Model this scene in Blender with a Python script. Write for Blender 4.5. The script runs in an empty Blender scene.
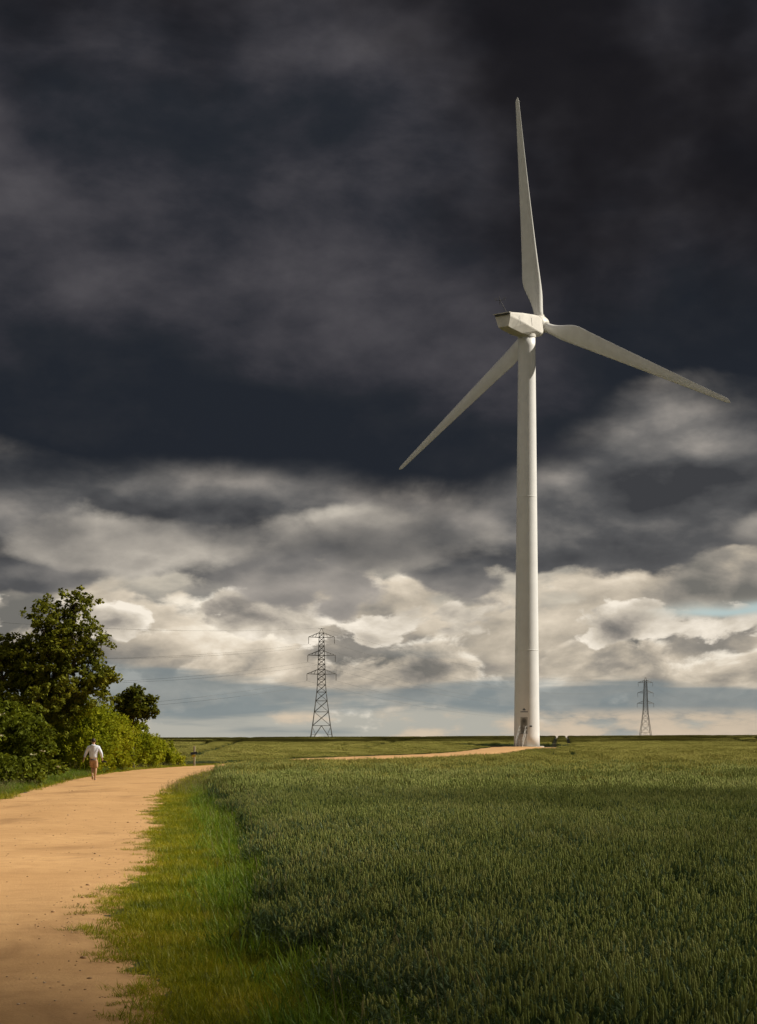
import bpy, bmesh, math, random
from mathutils import Vector, Matrix, Quaternion
import numpy as np
R = math.radians
random.seed(7)
rng = np.random.default_rng(7)
scene = bpy.context.scene
col = scene.collection

# ------------------------------------------------------------------ camera
K = 1.7                            # depth of the layout (a longer lens from farther back)
FPX = 1100.0 * K                   # focal length in picture pixels
W_PX, H_PX, HORIZON = 757.0, 1024.0, 738.0
CAM_H = 1.80
cam_d = bpy.data.cameras.new('camera')
cam = bpy.data.objects.new('camera', cam_d); col.objects.link(cam)
cam.location = (0, 0, CAM_H)
cam.rotation_euler = (R(90), 0, 0)             # level, looking along +Y
cam_d.sensor_fit = 'VERTICAL'
cam_d.sensor_height = 36.0
cam_d.lens = FPX / H_PX * 36.0
cam_d.shift_y = (HORIZON - H_PX / 2) / H_PX
cam_d.clip_start = 0.05
cam_d.clip_end = 20000
scene.camera = cam

# ------------------------------------------------------------------ sun
SUN_AZ, SUN_EL = R(83), R(37)      # azimuth to the right of the view direction
SUN = Vector((math.sin(SUN_AZ) * math.cos(SUN_EL), math.cos(SUN_AZ) * math.cos(SUN_EL), math.sin(SUN_EL)))
sun_d = bpy.data.lights.new('sun', 'SUN')
sun_d.energy = 5.0
sun_d.angle = R(0.6)
sun_d.color = (1.0, 0.92, 0.78)
sun = bpy.data.objects.new('sun', sun_d); col.objects.link(sun)
sun.rotation_euler = SUN.to_track_quat('Z', 'Y').to_euler()
sun.location = (60, 10, 60)

scene.view_settings.view_transform = 'Standard'
scene.view_settings.look = 'None'
scene.view_settings.exposure = 0.28
scene.view_settings.gamma = 1.0
scene.view_settings.use_curve_mapping = False
scene.cycles.max_bounces = 4
scene.cycles.adaptive_threshold = 0.02
scene.cycles.transparent_max_bounces = 8


# ------------------------------------------------------------------ node expressions
class S:
    """a socket in a node tree, with arithmetic"""
    def __init__(s, nt, sock): s.nt, s.k = nt, sock
    def _m(s, op, *a, clamp=False):
        n = s.nt.nodes.new('ShaderNodeMath'); n.operation = op; n.use_clamp = clamp
        for i, v in enumerate((s,) + a):
            if isinstance(v, S): s.nt.links.new(v.k, n.inputs[i])
            else: n.inputs[i].default_value = v
        return S(s.nt, n.outputs[0])
    def __add__(s, o): return s._m('ADD', o)
    __radd__ = __add__
    def __sub__(s, o): return s._m('SUBTRACT', o)
    def __rsub__(s, o): return (s * -1.0) + o
    def __mul__(s, o): return s._m('MULTIPLY', o)
    __rmul__ = __mul__
    def __truediv__(s, o): return s._m('DIVIDE', o)
    def max(s, o): return s._m('MAXIMUM', o)
    def min(s, o): return s._m('MINIMUM', o)
    def clamp(s): return s._m('ADD', 0.0, clamp=True)
    def pow(s, o): return s._m('POWER', o)
    def abs(s): return s._m('ABSOLUTE')
    def sstep(s, lo, hi):
        n = s.nt.nodes.new('ShaderNodeMapRange'); n.interpolation_type = 'SMOOTHSTEP'; n.clamp = True
        s.nt.links.new(s.k, n.inputs['Value'])
        for nm, v in (('From Min', lo), ('From Max', hi)):
            if isinstance(v, S): s.nt.links.new(v.k, n.inputs[nm])
            else: n.inputs[nm].default_value = v
        return S(s.nt, n.outputs['Result'])
    def gauss(s, c, w):
        t = (s - c) / w
        return (t * t * -1.0)._m('EXPONENT')


def vec3(nt, x, y, z):
    n = nt.nodes.new('ShaderNodeCombineXYZ')
    for i, v in enumerate((x, y, z)):
        if isinstance(v, S): nt.links.new(v.k, n.inputs[i])
        else: n.inputs[i].default_value = v
    return S(nt, n.outputs[0])


def noise(nt, v, scale, detail=6, rough=0.55, dist=0.0, lac=2.0):
    n = nt.nodes.new('ShaderNodeTexNoise')
    n.inputs['Scale'].default_value = scale; n.inputs['Detail'].default_value = detail
    n.inputs['Roughness'].default_value = rough; n.inputs['Distortion'].default_value = dist
    n.inputs['Lacunarity'].default_value = lac
    if v is not None: nt.links.new(v.k, n.inputs['Vector'])
    return S(nt, n.outputs['Fac'])


def mixc(nt, f, a, b):
    n = nt.nodes.new('ShaderNodeMix'); n.data_type = 'RGBA'; n.clamp_factor = True
    if isinstance(f, S): nt.links.new(f.k, n.inputs[0])
    else: n.inputs[0].default_value = f
    for i, v in ((6, a), (7, b)):
        if isinstance(v, S): nt.links.new(v.k, n.inputs[i])
        else: n.inputs[i].default_value = (v[0], v[1], v[2], 1)
    return S(nt, n.outputs[2])


def rampc(nt, f, stops):
    n = nt.nodes.new('ShaderNodeValToRGB')
    nt.links.new(f.k, n.inputs[0])
    el = n.color_ramp.elements
    while len(el) < len(stops): el.new(0.5)
    for e, (p, c) in zip(el, stops):
        e.position = p; e.color = (c[0], c[1], c[2], 1)
    return S(nt, n.outputs[0])


def lin(r, g, b):
    f = lambda c: (c / 255 / 12.92) if c / 255 <= 0.04045 else ((c / 255 + 0.055) / 1.055) ** 2.4
    return (f(r), f(g), f(b))


# ------------------------------------------------------------------ sky: broken storm cloud over a Nishita sky
def build_sky():
    w = bpy.data.worlds.new('World'); scene.world = w; w.use_nodes = True
    w.cycles.sampling_method = 'NONE'
    nt = w.node_tree; nt.nodes.clear()
    out = nt.nodes.new('ShaderNodeOutputWorld'); bg = nt.nodes.new('ShaderNodeBackground')
    nt.links.new(bg.outputs[0], out.inputs[0])
    ST = 0.1
    bg.inputs['Strength'].default_value = ST
    sky = nt.nodes.new('ShaderNodeTexSky'); sky.sky_type = 'NISHITA'; sky.sun_disc = False
    sky.sun_elevation = SUN_EL; sky.sun_rotation = SUN_AZ
    sky.air_density = 1.2; sky.dust_density = 2.0
    blue = S(nt, sky.outputs[0])
    tc = nt.nodes.new('ShaderNodeTexCoord')
    sp = nt.nodes.new('ShaderNodeSeparateXYZ'); nt.links.new(tc.outputs['Generated'], sp.inputs[0])
    X, Y, Z = (S(nt, sp.outputs[i]) for i in range(3))
    hor = (X * X + Y * Y)._m('SQRT').max(0.02)
    sx, cy = X / hor * K, Y / hor * K                      # around the compass
    e = (Z / hor * K).min(1.6).max(-0.2)               # tangent of elevation
    c = lambda r, g, b: tuple(v / ST * 0.88 for v in lin(r, g, b))

    def P(zs, ox=0.0, oz=0.0, seed=0.0):
        return vec3(nt, sx + ox + seed, cy + seed * 0.7, e * zs + oz)

    # large slow warp shared by all layers
    wn = noise(nt, P(1.0, seed=3.1), 3.0, 3, 0.5) - 0.5

    # 0 -- pale air low over the horizon, in front of the blue
    veil = noise(nt, P(3.2, seed=18.3), 6.0, 6, 0.55)
    air = mixc(nt, e.sstep(0.0, 0.10), c(172, 170, 160), mixc(nt, veil.sstep(0.34, 0.66), c(134, 131, 125), c(206, 196, 178)))
    colr = mixc(nt, e.sstep(0.35, 0.9) * 0.55, air, blue)
    gap = (e + (noise(nt, P(3.0, seed=7.7), 5.0, 3) - 0.5) * 0.05).gauss(0.117, 0.007) * sx.sstep(0.20, 0.30)
    colr = mixc(nt, gap * 0.8, colr, c(176, 200, 202))

    # 1 -- far sunlit cumulus banks
    def billow(zs, scale, seed, d=8, r=0.52, off=(0.010, 0.022), vor=0.0):
        wx = noise(nt, P(zs, seed=seed + 11), scale * 0.6, 2, 0.5) - 0.5
        def f(ox, oz):
            v = vec3(nt, sx + (seed + ox) + wx * 0.06, cy, e * zs + oz + wx * 0.05)
            n = noise(nt, v, scale, d, r)
            if vor:
                k = nt.nodes.new('ShaderNodeTexVoronoi'); k.feature = 'F1'
                k.inputs['Scale'].default_value = scale * 1.7
                k.inputs['Detail'].default_value = 1.0; k.inputs['Roughness'].default_value = 0.55; k.normalize = True
                nt.links.new(v.k, k.inputs['Vector'])
                n = n * (1 - vor) + (0.78 - S(nt, k.outputs['Distance'])) * vor
            return n
        n1, n2 = f(0, 0), f(*off)
        return n1, (n1 - n2)                       # density, slope toward the light

    def bank(colr, ce, we, scale, seed, thr, cols, keep, sharp=0.035, gain=0.30, zs=1.9, vor=0.34):
        n, sl = billow(zs, scale, seed, 7, 0.56, (0.10 / scale, 0.26 / scale), vor)
        d = n + e.gauss(ce, we) * gain - gain
        cov = d.sstep(thr, thr + sharp) * keep
        thick = (d - thr) * 3.6                      # thin edges glow, thick middles go grey
        slow = noise(nt, P(2.2, seed=seed + 21), scale * 0.45, 2, 0.5) - 0.5
        lit = (0.84 - thick + sl * 3.4 + slow * 1.3).clamp()
        return mixc(nt, cov, colr, rampc(nt, lit, [(q, c(*k)) for q, k in zip((0.0, 0.25, 0.5, 0.75, 1.0), cols)]))
    warm = [(110, 108, 103), (142, 136, 127), (182, 171, 154), (216, 203, 183), (250, 240, 222)]
    grey = [(84, 84, 84), (108, 106, 103), (150, 143, 134), (200, 190, 174), (240, 230, 214)]
    colr = bank(colr, 0.100, 0.09, 8.0, 0.37, 0.33, warm, 1 - gap * 0.9, 0.06)
    colr = bank(colr, 0.062, 0.045, 13.0, 2.91, 0.43, warm, 0.85 - gap * 0.6, 0.10, vor=0.08)
    colr = bank(colr, 0.110, 0.045, 10.0, 6.13, 0.465, grey, 1 - gap)

    # 2 -- thin slate bars of cloud close to the horizon
    n2 = noise(nt, P(9.0, seed=5.3), 4.0, 5, 0.5)
    cov2 = (n2 + (e - 0.034).gauss(0.0, 0.020) * 0.25).sstep(0.52, 0.70)
    colr = mixc(nt, cov2 * 0.80 * (1 - e.sstep(0.06, 0.09)), colr, mixc(nt, noise(nt, P(6, seed=2), 9, 4), c(92, 107, 114), c(134, 144, 146)))
    # warm cream rim in the lowest degree
    n2b = noise(nt, P(3.0, seed=8.3), 16.0, 6, 0.55)
    colr = mixc(nt, (n2b + sx * 0.5).sstep(0.48, 0.66) * e.sstep(0.030, 0.018) * 0.9, colr, mixc(nt, n2b, c(170, 156, 138), c(224, 204, 178)))

    # 3 -- grey rain-bearing cumulus with dark bases
    n3, s3 = billow(1.9, 5.0, 17.9, 8, 0.55, (0.016, 0.044), 0.46)
    base = 0.128 + wn * 0.05 + sx.sstep(-0.20, -0.33) * 0.034 + sx.sstep(0.20, 0.34) * 0.040
    hgt = e - base
    d3 = (n3 - 0.5) * 0.34 + hgt
    cov3 = d3.sstep(-0.004, 0.010)
    big3 = noise(nt, P(3.0, seed=41.9), 3.4, 4, 0.5) - 0.5
    lit3 = ((hgt * 3.4).min(0.34) + d3.sstep(0.03, 0.0) * 0.25 + s3 * 2.8 + (n3 - 0.5) * 0.3 + big3 * 1.55 + 0.20 - sx * 0.14).clamp()
    c3 = rampc(nt, lit3, [(0.0, c(60, 61, 64)), (0.25, c(84, 84, 85)), (0.50, c(118, 115, 112)), (0.8, c(162, 155, 147)), (1.0, c(210, 200, 186))])
    colr = mixc(nt, cov3, colr, c3)
    mid = [(70, 70, 72), (92, 91, 90), (124, 120, 115), (166, 159, 149), (212, 203, 188)]
    colr = bank(colr, 0.178, 0.055, 4.2, 21.7, 0.43, mid, 0.95 - sx.abs().sstep(0.28, 0.45) * 0.4, 0.09, vor=0.46)

    # 4 -- the storm deck: a dark shelf whose rim comes nearer to the right
    n4, s4 = billow(1.5, 3.4, 4.2, 8, 0.5, (0.03, 0.05))
    n5 = noise(nt, P(1.9, seed=6.6), 5.5, 8, 0.58, 0.25)
    rim = 0.225 + sx.sstep(0.06, 0.26) * 0.064
    h4 = e - rim + (n4 - 0.5) * 0.13 + wn * 0.03
    cov4 = (h4 + (n5 - 0.5) * 0.07).sstep(-0.030, 0.030)
    t = ((h4 * 2.9 - 0.08).min(0.38) + (n5 - 0.5) * 0.95 + s4 * 1.8).clamp()
    c4 = rampc(nt, t, [(0.0, c(33, 37, 44)), (0.14, c(38, 41, 47)), (0.26, c(46, 47, 53)), (0.44, c(61, 60, 65)), (0.65, c(76, 74, 78)), (1.0, c(104, 100, 102))])
    # the deck is thick ahead and breaks up overhead and behind, where the sun comes through
    ahead = (Y / Z.max(0.03)).sstep(0.1, 1.25)
    colr = mixc(nt, cov4 * (0.25 + ahead * 0.75), colr, c4)
    # deeper, darker folds high in the deck
    dk = (noise(nt, P(1.2, seed=9.9), 2.6, 5, 0.55) + (e * 0.30).min(0.24) + ((sx + 0.04).abs() * 0.62).min(0.24)).sstep(0.66, 0.94)
    colr = mixc(nt, dk * 0.92 * e.sstep(0.30, 0.48) * ahead, colr, c(22, 21, 24))
    # below the horizon: dull land colour
    colr = mixc(nt, e.sstep(-0.005, -0.02), colr, c(80, 80, 50))
    nt.links.new(colr.k, bg.inputs['Color'])
build_sky()


# ------------------------------------------------------------------ helpers
def tag(o, label=None, cat=None, group=None, kind=None):
    if label: o['label'] = label
    if cat: o['category'] = cat
    if group: o['group'] = group
    if kind: o['kind'] = kind
    return o


def link(o, parent=None):
    col.objects.link(o)
    if parent: o.parent = parent
    return o


def empty(name, loc=(0, 0, 0), rz=0.0):
    o = bpy.data.objects.new(name, None); o.location = loc; o.rotation_euler = (0, 0, rz)
    o.empty_display_size = 0.3
    return link(o)


def mesh_np(name, V, F, mats=(), smooth=False, mi=None):
    """mesh from an (n,3) array and an (m,3|4) face array"""
    V = np.asarray(V, dtype=np.float32); F = np.asarray(F, dtype=np.int32)
    me = bpy.data.meshes.new(name)
    k = F.shape[1]
    me.vertices.add(len(V)); me.vertices.foreach_set('co', V.ravel())
    me.loops.add(F.size); me.loops.foreach_set('vertex_index', F.ravel())
    me.polygons.add(len(F)); me.polygons.foreach_set('loop_start', np.arange(0, F.size, k, dtype=np.int32))
    for m in mats: me.materials.append(m)
    if mi is not None: me.polygons.foreach_set('material_index', np.asarray(mi, dtype=np.int32))
    if smooth: me.polygons.foreach_set('use_smooth', np.ones(len(F), dtype=bool))
    me.update(calc_edges=True); me.validate()
    return me


def obj(name, me, parent=None):
    return link(bpy.data.objects.new(name, me), parent)


def bm_obj(name, bm, mat, parent=None, smooth=False):
    me = bpy.data.meshes.new(name); bmesh.ops.recalc_face_normals(bm, faces=bm.faces); bm.to_mesh(me); bm.free()
    me.materials.append(mat)
    if smooth:
        for p in me.polygons: p.use_smooth = True
    return obj(name, me, parent)


def bm_box(bm, c, s, rot=None):
    m = Matrix.Translation(c)
    if rot is not None: m = m @ (rot if isinstance(rot, Matrix) else Matrix.Rotation(rot, 4, 'Z'))
    m = m @ Matrix.Diagonal((s[0], s[1], s[2], 1))
    return bmesh.ops.create_cube(bm, size=1.0, matrix=m)['verts']


def bm_rod(bm, a, b, r0, r1=None, n=6):
    a, b = Vector(a), Vector(b); d = b - a
    q = d.to_track_quat('Z', 'Y').to_matrix().to_4x4()
    m = Matrix.Translation((a + b) / 2) @ q
    bmesh.ops.create_cone(bm, cap_ends=True, segments=n, radius1=r0, radius2=r0 if r1 is None else r1, depth=d.length, matrix=m)


def bm_loft(bm, rings, cap=True, close=True):
    rv = [[bm.verts.new(p) for p in r] for r in rings]
    n = len(rv[0])
    for a, b in zip(rv, rv[1:]):
        for i in range(n if close else n - 1):
            j = (i + 1) % n
            bm.faces.new((a[i], a[j], b[j], b[i]))
    if cap:
        bm.faces.new(rv[0][::-1]); bm.faces.new(rv[-1])
    return rv


def sm(t): t = np.clip(t, 0, 1); return t * t * (3 - 2 * t)


# ------------------------------------------------------------------ materials
def mat(name, colour=(0.5, 0.5, 0.5), rough=0.7, var=0.15, scale=6.0, bump=0.0, bscale=40.0, metal=0.0, spec=0.4, build=None):
    m = bpy.data.materials.new(name); m.use_nodes = True
    nt = m.node_tree; bs = nt.nodes['Principled BSDF']
    bs.inputs['Roughness'].default_value = rough; bs.inputs['Metallic'].default_value = metal
    bs.inputs['Specular IOR Level'].default_value = spec
    tc = nt.nodes.new('ShaderNodeTexCoord'); v = S(nt, tc.outputs['Object'])
    if build: build(nt, bs, v)
    else:
        n = noise(nt, v, scale, 5, 0.6)
        lo = tuple(k * (1 - var) for k in colour); hi = tuple(min(1, k * (1 + var)) for k in colour)
        cc = mixc(nt, n.sstep(0.3, 0.7), lo, hi)
        nt.links.new(cc.k, bs.inputs['Base Color'])
    if bump:
        b = nt.nodes.new('ShaderNodeBump'); b.inputs['Strength'].default_value = bump; b.inputs['Distance'].default_value = 0.02
        nt.links.new(noise(nt, v, bscale, 5, 0.6).k, b.inputs['Height']); nt.links.new(b.outputs[0], bs.inputs['Normal'])
    return m


def leaf_mat(name, cols, pos_scale=0.6, trans=0.35, rough=0.55, spec=0.25, noise_gain=1.6):
    """foliage: cols = ramp of real leaf colours; varies over the ground and from tuft to tuft"""
    m = bpy.data.materials.new(name); m.use_nodes = True
    nt = m.node_tree; bs = nt.nodes['Principled BSDF']; out = nt.nodes['Material Output']
    ge = nt.nodes.new('ShaderNodeNewGeometry'); oi = nt.nodes.new('ShaderNodeObjectInfo')
    pos = S(nt, ge.outputs['Position'])
    f = noise(nt, pos, pos_scale, 4, 0.6)
    rp = S(nt, ge.outputs['Random Per Island'])
    rr = S(nt, oi.outputs['Random'])
    f = ((f - 0.5) * noise_gain + 0.5 + (rp - 0.5) * 0.5 + (rr - 0.5) * 0.25).clamp()
    cc = rampc(nt, f, [(i / (len(cols) - 1), c) for i, c in enumerate(cols)])
    nt.links.new(cc.k, bs.inputs['Base Color'])
    bs.inputs['Roughness'].default_value = rough; bs.inputs['Specular IOR Level'].default_value = spec
    if trans:
        tr = nt.nodes.new('ShaderNodeBsdfTranslucent'); nt.links.new(cc.k, tr.inputs['Color'])
        mx = nt.nodes.new('ShaderNodeMixShader'); mx.inputs[0].default_value = trans
        nt.links.new(bs.outputs[0], mx.inputs[1]); nt.links.new(tr.outputs[0], mx.inputs[2])
        nt.links.new(mx.outputs[0], out.inputs['Surface'])
    return m


# ------------------------------------------------------------------ the lie of the land
def gz(x, y):
    x = np.asarray(x, dtype=float); y = np.asarray(y, dtype=float) / K
    z = 1.36 * sm((y - 100) / 160.0)
    z = z + x * 0.0042 * sm((y - 155) / 80.0)
    z = z - 3.0 * sm((y - 262) / 160.0)
    z = z + 0.05 * np.sin(x * 0.13 + 1.0) * np.sin(y * 0.09) * sm((y - 20) / 30)
    return z


def gzf(x, y): return float(gz(x, y))


TX, TY = 21.3, 158.0 * K                                             # the turbine's foot
cl = [(-1.4, -14), (-2.1, -6), (-2.85, 0.5), (-4.0, 7), (-4.8, 9.3), (-5.2, 11.5), (-5.9, 17), (-8.75, 33), (-10.6, 47), (-11.1, 57),
      (-10.6, 65), (-8.6, 73), (-5.2, 81.5), (-0.2, 91), (6.0, 106), (12.0, 126), (16.5, 144), (20.2, 155)]
cl = [(a, b * K) for a, b in cl]


def catmull(pts, per=14):
    P = [np.array(p, float) for p in pts]; P = [2 * P[0] - P[1]] + P + [2 * P[-1] - P[-2]]
    o = []
    for i in range(1, len(P) - 2):
        for k in range(per):
            t = k / per
            o.append(0.5 * (2 * P[i] + (P[i + 1] - P[i - 1]) * t + (2 * P[i - 1] - 5 * P[i] + 4 * P[i + 1] - P[i + 2]) * t * t
                            + (3 * P[i] - P[i - 1] - 3 * P[i + 1] + P[i + 2]) * t ** 3))
    o.append(P[-2]); return np.array(o)


PC = catmull(cl)
PT = np.gradient(PC, axis=0); PT /= np.linalg.norm(PT, axis=1)[:, None]
PN = np.stack([PT[:, 1], -PT[:, 0]], 1)                          # to the right of the walking direction
HALF = 2.48


def path_side(x, y):
    """signed distance to the path's centre line, positive on the field side"""
    q = np.stack([np.asarray(x, float).ravel(), np.asarray(y, float).ravel()], 1)
    best = np.empty(len(q))
    for s in range(0, len(q), 4000):
        d = q[s:s + 4000, None, :] - PC[None]
        i = np.argmin((d ** 2).sum(2), 1)
        dd = d[np.arange(len(i)), i]
        dist = np.sqrt((dd ** 2).sum(1)); sg = np.sign((dd * PN[i]).sum(1))
        best[s:s + 4000] = dist * sg
    return best


# ground sheet to the horizon
def build_ground():
    ys = np.concatenate([np.linspace(-60, -8, 14), np.linspace(-6, 120, 127), np.linspace(123, 300, 60), np.linspace(310, 480, 18), np.geomspace(520, 9000, 16)]) * K
    xs = np.concatenate([-np.geomspace(9000, 130, 16), np.linspace(-120, -34, 30), np.linspace(-32, 48, 81), np.linspace(50, 120, 26), np.geomspace(130, 9000, 16)])
    Xg, Yg = np.meshgrid(xs, ys); Z = gz(Xg, Yg)
    V = np.stack([Xg, Yg, Z], 2).reshape(-1, 3); n = len(xs)
    i, j = np.meshgrid(np.arange(len(ys) - 1), np.arange(n - 1), indexing='ij')
    a = (i * n + j).ravel(); F = np.stack([a, a + 1, a + n + 1, a + n], 1)

    def shade(nt, bs, v):
        n1 = noise(nt, v, 0.35, 6, 0.6); n2 = noise(nt, v, 6.0, 5, 0.65)
        cc = mixc(nt, n1.sstep(0.4, 0.62), (0.055, 0.045, 0.024), (0.050, 0.062, 0.018))
        cc = mixc(nt, n2.sstep(0.45, 0.75) * 0.6, cc, (0.085, 0.068, 0.038))
        nt.links.new(cc.k, bs.inputs['Base Color'])
    o = obj('ground', mesh_np('ground', V, F, [mat('soil', build=shade, rough=0.95, bump=0.6, bscale=9)], True))
    tag(o, kind='structure')
build_ground()


def edge_jit(s, seed):
    r = np.zeros_like(s)
    g = np.random.default_rng(seed)
    for f, a in ((0.25, 0.16), (0.7, 0.11), (1.9, 0.07), (4.5, 0.05), (11.0, 0.03)):
        r += a * np.sin(s * f * 2 + g.uniform(0, 6.28))
    return r


def build_path():
    # resample finely so that the edges are ragged
    seg = np.r_[0, np.cumsum(np.linalg.norm(np.diff(PC, axis=0), axis=1))]
    s = np.arange(0, seg[-1], 0.11)
    cx = np.interp(s, seg, PC[:, 0]); cy = np.interp(s, seg, PC[:, 1])
    nx = np.interp(s, seg, PN[:, 0]); ny = np.interp(s, seg, PN[:, 1])
    hr = HALF + edge_jit(s, 3); hl = HALF + edge_jit(s, 4)
    rows = np.r_[-1.22, np.linspace(-1, 1, 15), 1.22]
    V = []
    for t in rows:
        h = np.where(t < 0, hl, hr)
        x = cx + nx * t * h; y = cy + ny * t * h
        dip = 0.030 * max(0, 1 - t * t) - 0.018 * np.exp(-((abs(t) - 0.45) / 0.16) ** 2)
        V.append(np.stack([x, y, gz(x, y) + 0.010 + dip + np.where(abs(t) > 1, -0.06, 0.20 * sm((cy / K - 70) / 16))], 1))
    V = np.stack(V, 1).reshape(-1, 3); n = len(rows)
    i, j = np.meshgrid(np.arange(len(s) - 1), np.arange(n - 1), indexing='ij')
    a = (i * n + j).ravel(); F = np.stack([a, a + 1, a + n + 1, a + n], 1)

    def shade(nt, bs, v):
        n1 = noise(nt, v, 0.30, 5, 0.6)
        n2 = noise(nt, v, 3.0, 6, 0.65)
        n3 = noise(nt, v, 38.0, 3, 0.7)
        sp = nt.nodes.new('ShaderNodeSeparateXYZ'); nt.links.new(v.k, sp.inputs[0])
        sv = vec3(nt, S(nt, sp.outputs[0]) * 0.9, S(nt, sp.outputs[1]) * 0.34, 0.0)
        damp = noise(nt, sv, 0.62, 5, 0.6, 0.4)
        cc = mixc(nt, n1.sstep(0.3, 0.7), (0.48, 0.280, 0.122), (0.58, 0.350, 0.160))
        cc = mixc(nt, n2.sstep(0.40, 0.72) * 0.55, cc, (0.40, 0.225, 0.098))
        cc = mixc(nt, damp.sstep(0.52, 0.72) * 0.55, cc, (0.24, 0.130, 0.056))
        cc = mixc(nt, n3.sstep(0.62, 0.74) * 0.5, cc, (0.66, 0.47, 0.27))
        cc = mixc(nt, n3.sstep(0.36, 0.27) * 0.6, cc, (0.22, 0.125, 0.06))
        nt.links.new(cc.k, bs.inputs['Base Color'])
    o = obj('path', mesh_np('path', V, F, [mat('sandy_gravel', build=shade, rough=0.92, bump=0.55, bscale=30, spec=0.2)], True))
    tag(o, kind='structure')
build_path()


# gravel hard-standing round the turbine's foot
def build_pad():
    bm = bmesh.new(); ring = []
    n = 72
    c0 = bm.verts.new((TX, TY, gzf(TX, TY) + 0.14))
    for k in range(n):
        a = 2 * math.pi * k / n
        r = 1.0 + 0.10 * math.sin(3 * a + 1) + 0.06 * math.sin(7 * a)
        ring.append([])
        for f, up in ((0.5, 0.12), (1.0, 0.035)):
            x, y = TX - 2.0 + math.cos(a) * 7.0 * r * f, TY - 2.5 + math.sin(a) * 6.0 * r * f
            ring[-1].append(bm.verts.new((x, y, gzf(x, y) + up)))
    for k in range(n):
        a, b = ring[k], ring[(k + 1) % n]
        bm.faces.new((c0, a[0], b[0])); bm.faces.new((a[0], a[1], b[1], b[0]))
    o = bm_obj('hard_standing', bm, bpy.data.materials['sandy_gravel'])
    tag(o, kind='structure')
build_pad()


# ------------------------------------------------------------------ scattered stands of wheat and grass
def scatter(name, pts, variants, label, cat, seed=1, smin=0.85, smax=1.15, tilt=0.10, hscale=None, pick=None):
    g = np.random.default_rng(seed); n = len(pts)
    me = bpy.data.meshes.new(name)
    me.vertices.add(n); me.vertices.foreach_set('co', np.asarray(pts, np.float32).ravel())
    rot = np.stack([g.normal(0, tilt, n), g.normal(0, tilt, n), g.uniform(0, 6.283, n)], 1).astype(np.float32)
    s = g.uniform(smin, smax, n)
    sc = np.stack([np.ones(n), np.ones(n), s * (1 if hscale is None else hscale)], 1).astype(np.float32)
    idx = (g.integers(0, len(variants), n) if pick is None else pick).astype(np.int32)
    for nm, ty, arr, key in (('rot', 'FLOAT_VECTOR', rot, 'vector'), ('scl', 'FLOAT_VECTOR', sc, 'vector'), ('pick', 'INT', idx, 'value')):
        at = me.attributes.new(nm, ty, 'POINT'); at.data.foreach_set(key, arr.ravel())
    o = obj(name, me)
    lib = bpy.data.collections.new(name + '_tufts')
    for v in variants: lib.objects.link(v)
    ng = bpy.data.node_groups.new(name, 'GeometryNodeTree')
    ng.interface.new_socket('Geometry', in_out='INPUT', socket_type='NodeSocketGeometry')
    ng.interface.new_socket('Geometry', in_out='OUTPUT', socket_type='NodeSocketGeometry')
    N = ng.nodes; L = ng.links
    gi = N.new('NodeGroupInput'); go = N.new('NodeGroupOutput')
    ci = N.new('GeometryNodeCollectionInfo'); ci.inputs['Collection'].default_value = lib
    ci.inputs['Separate Children'].default_value = True; ci.inputs['Reset Children'].default_value = True
    ip = N.new('GeometryNodeInstanceOnPoints'); ip.inputs['Pick Instance'].default_value = True

    def na(nm, ty):
        k = N.new('GeometryNodeInputNamedAttribute'); k.data_type = ty; k.inputs['Name'].default_value = nm; return k.outputs['Attribute']
    er = N.new('FunctionNodeEulerToRotation'); L.new(na('rot', 'FLOAT_VECTOR'), er.inputs[0])
    L.new(gi.outputs[0], ip.inputs['Points']); L.new(ci.outputs[0], ip.inputs['Instance'])
    L.new(er.outputs[0], ip.inputs['Rotation']); L.new(na('scl', 'FLOAT_VECTOR'), ip.inputs['Scale'])
    L.new(na('pick', 'INT'), ip.inputs['Instance Index'])
    L.new(ip.outputs[0], go.inputs[0])
    md = o.modifiers.new('scatter', 'NODES'); md.node_group = ng
    tag(o, label, cat, kind='stuff')
    return o


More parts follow.
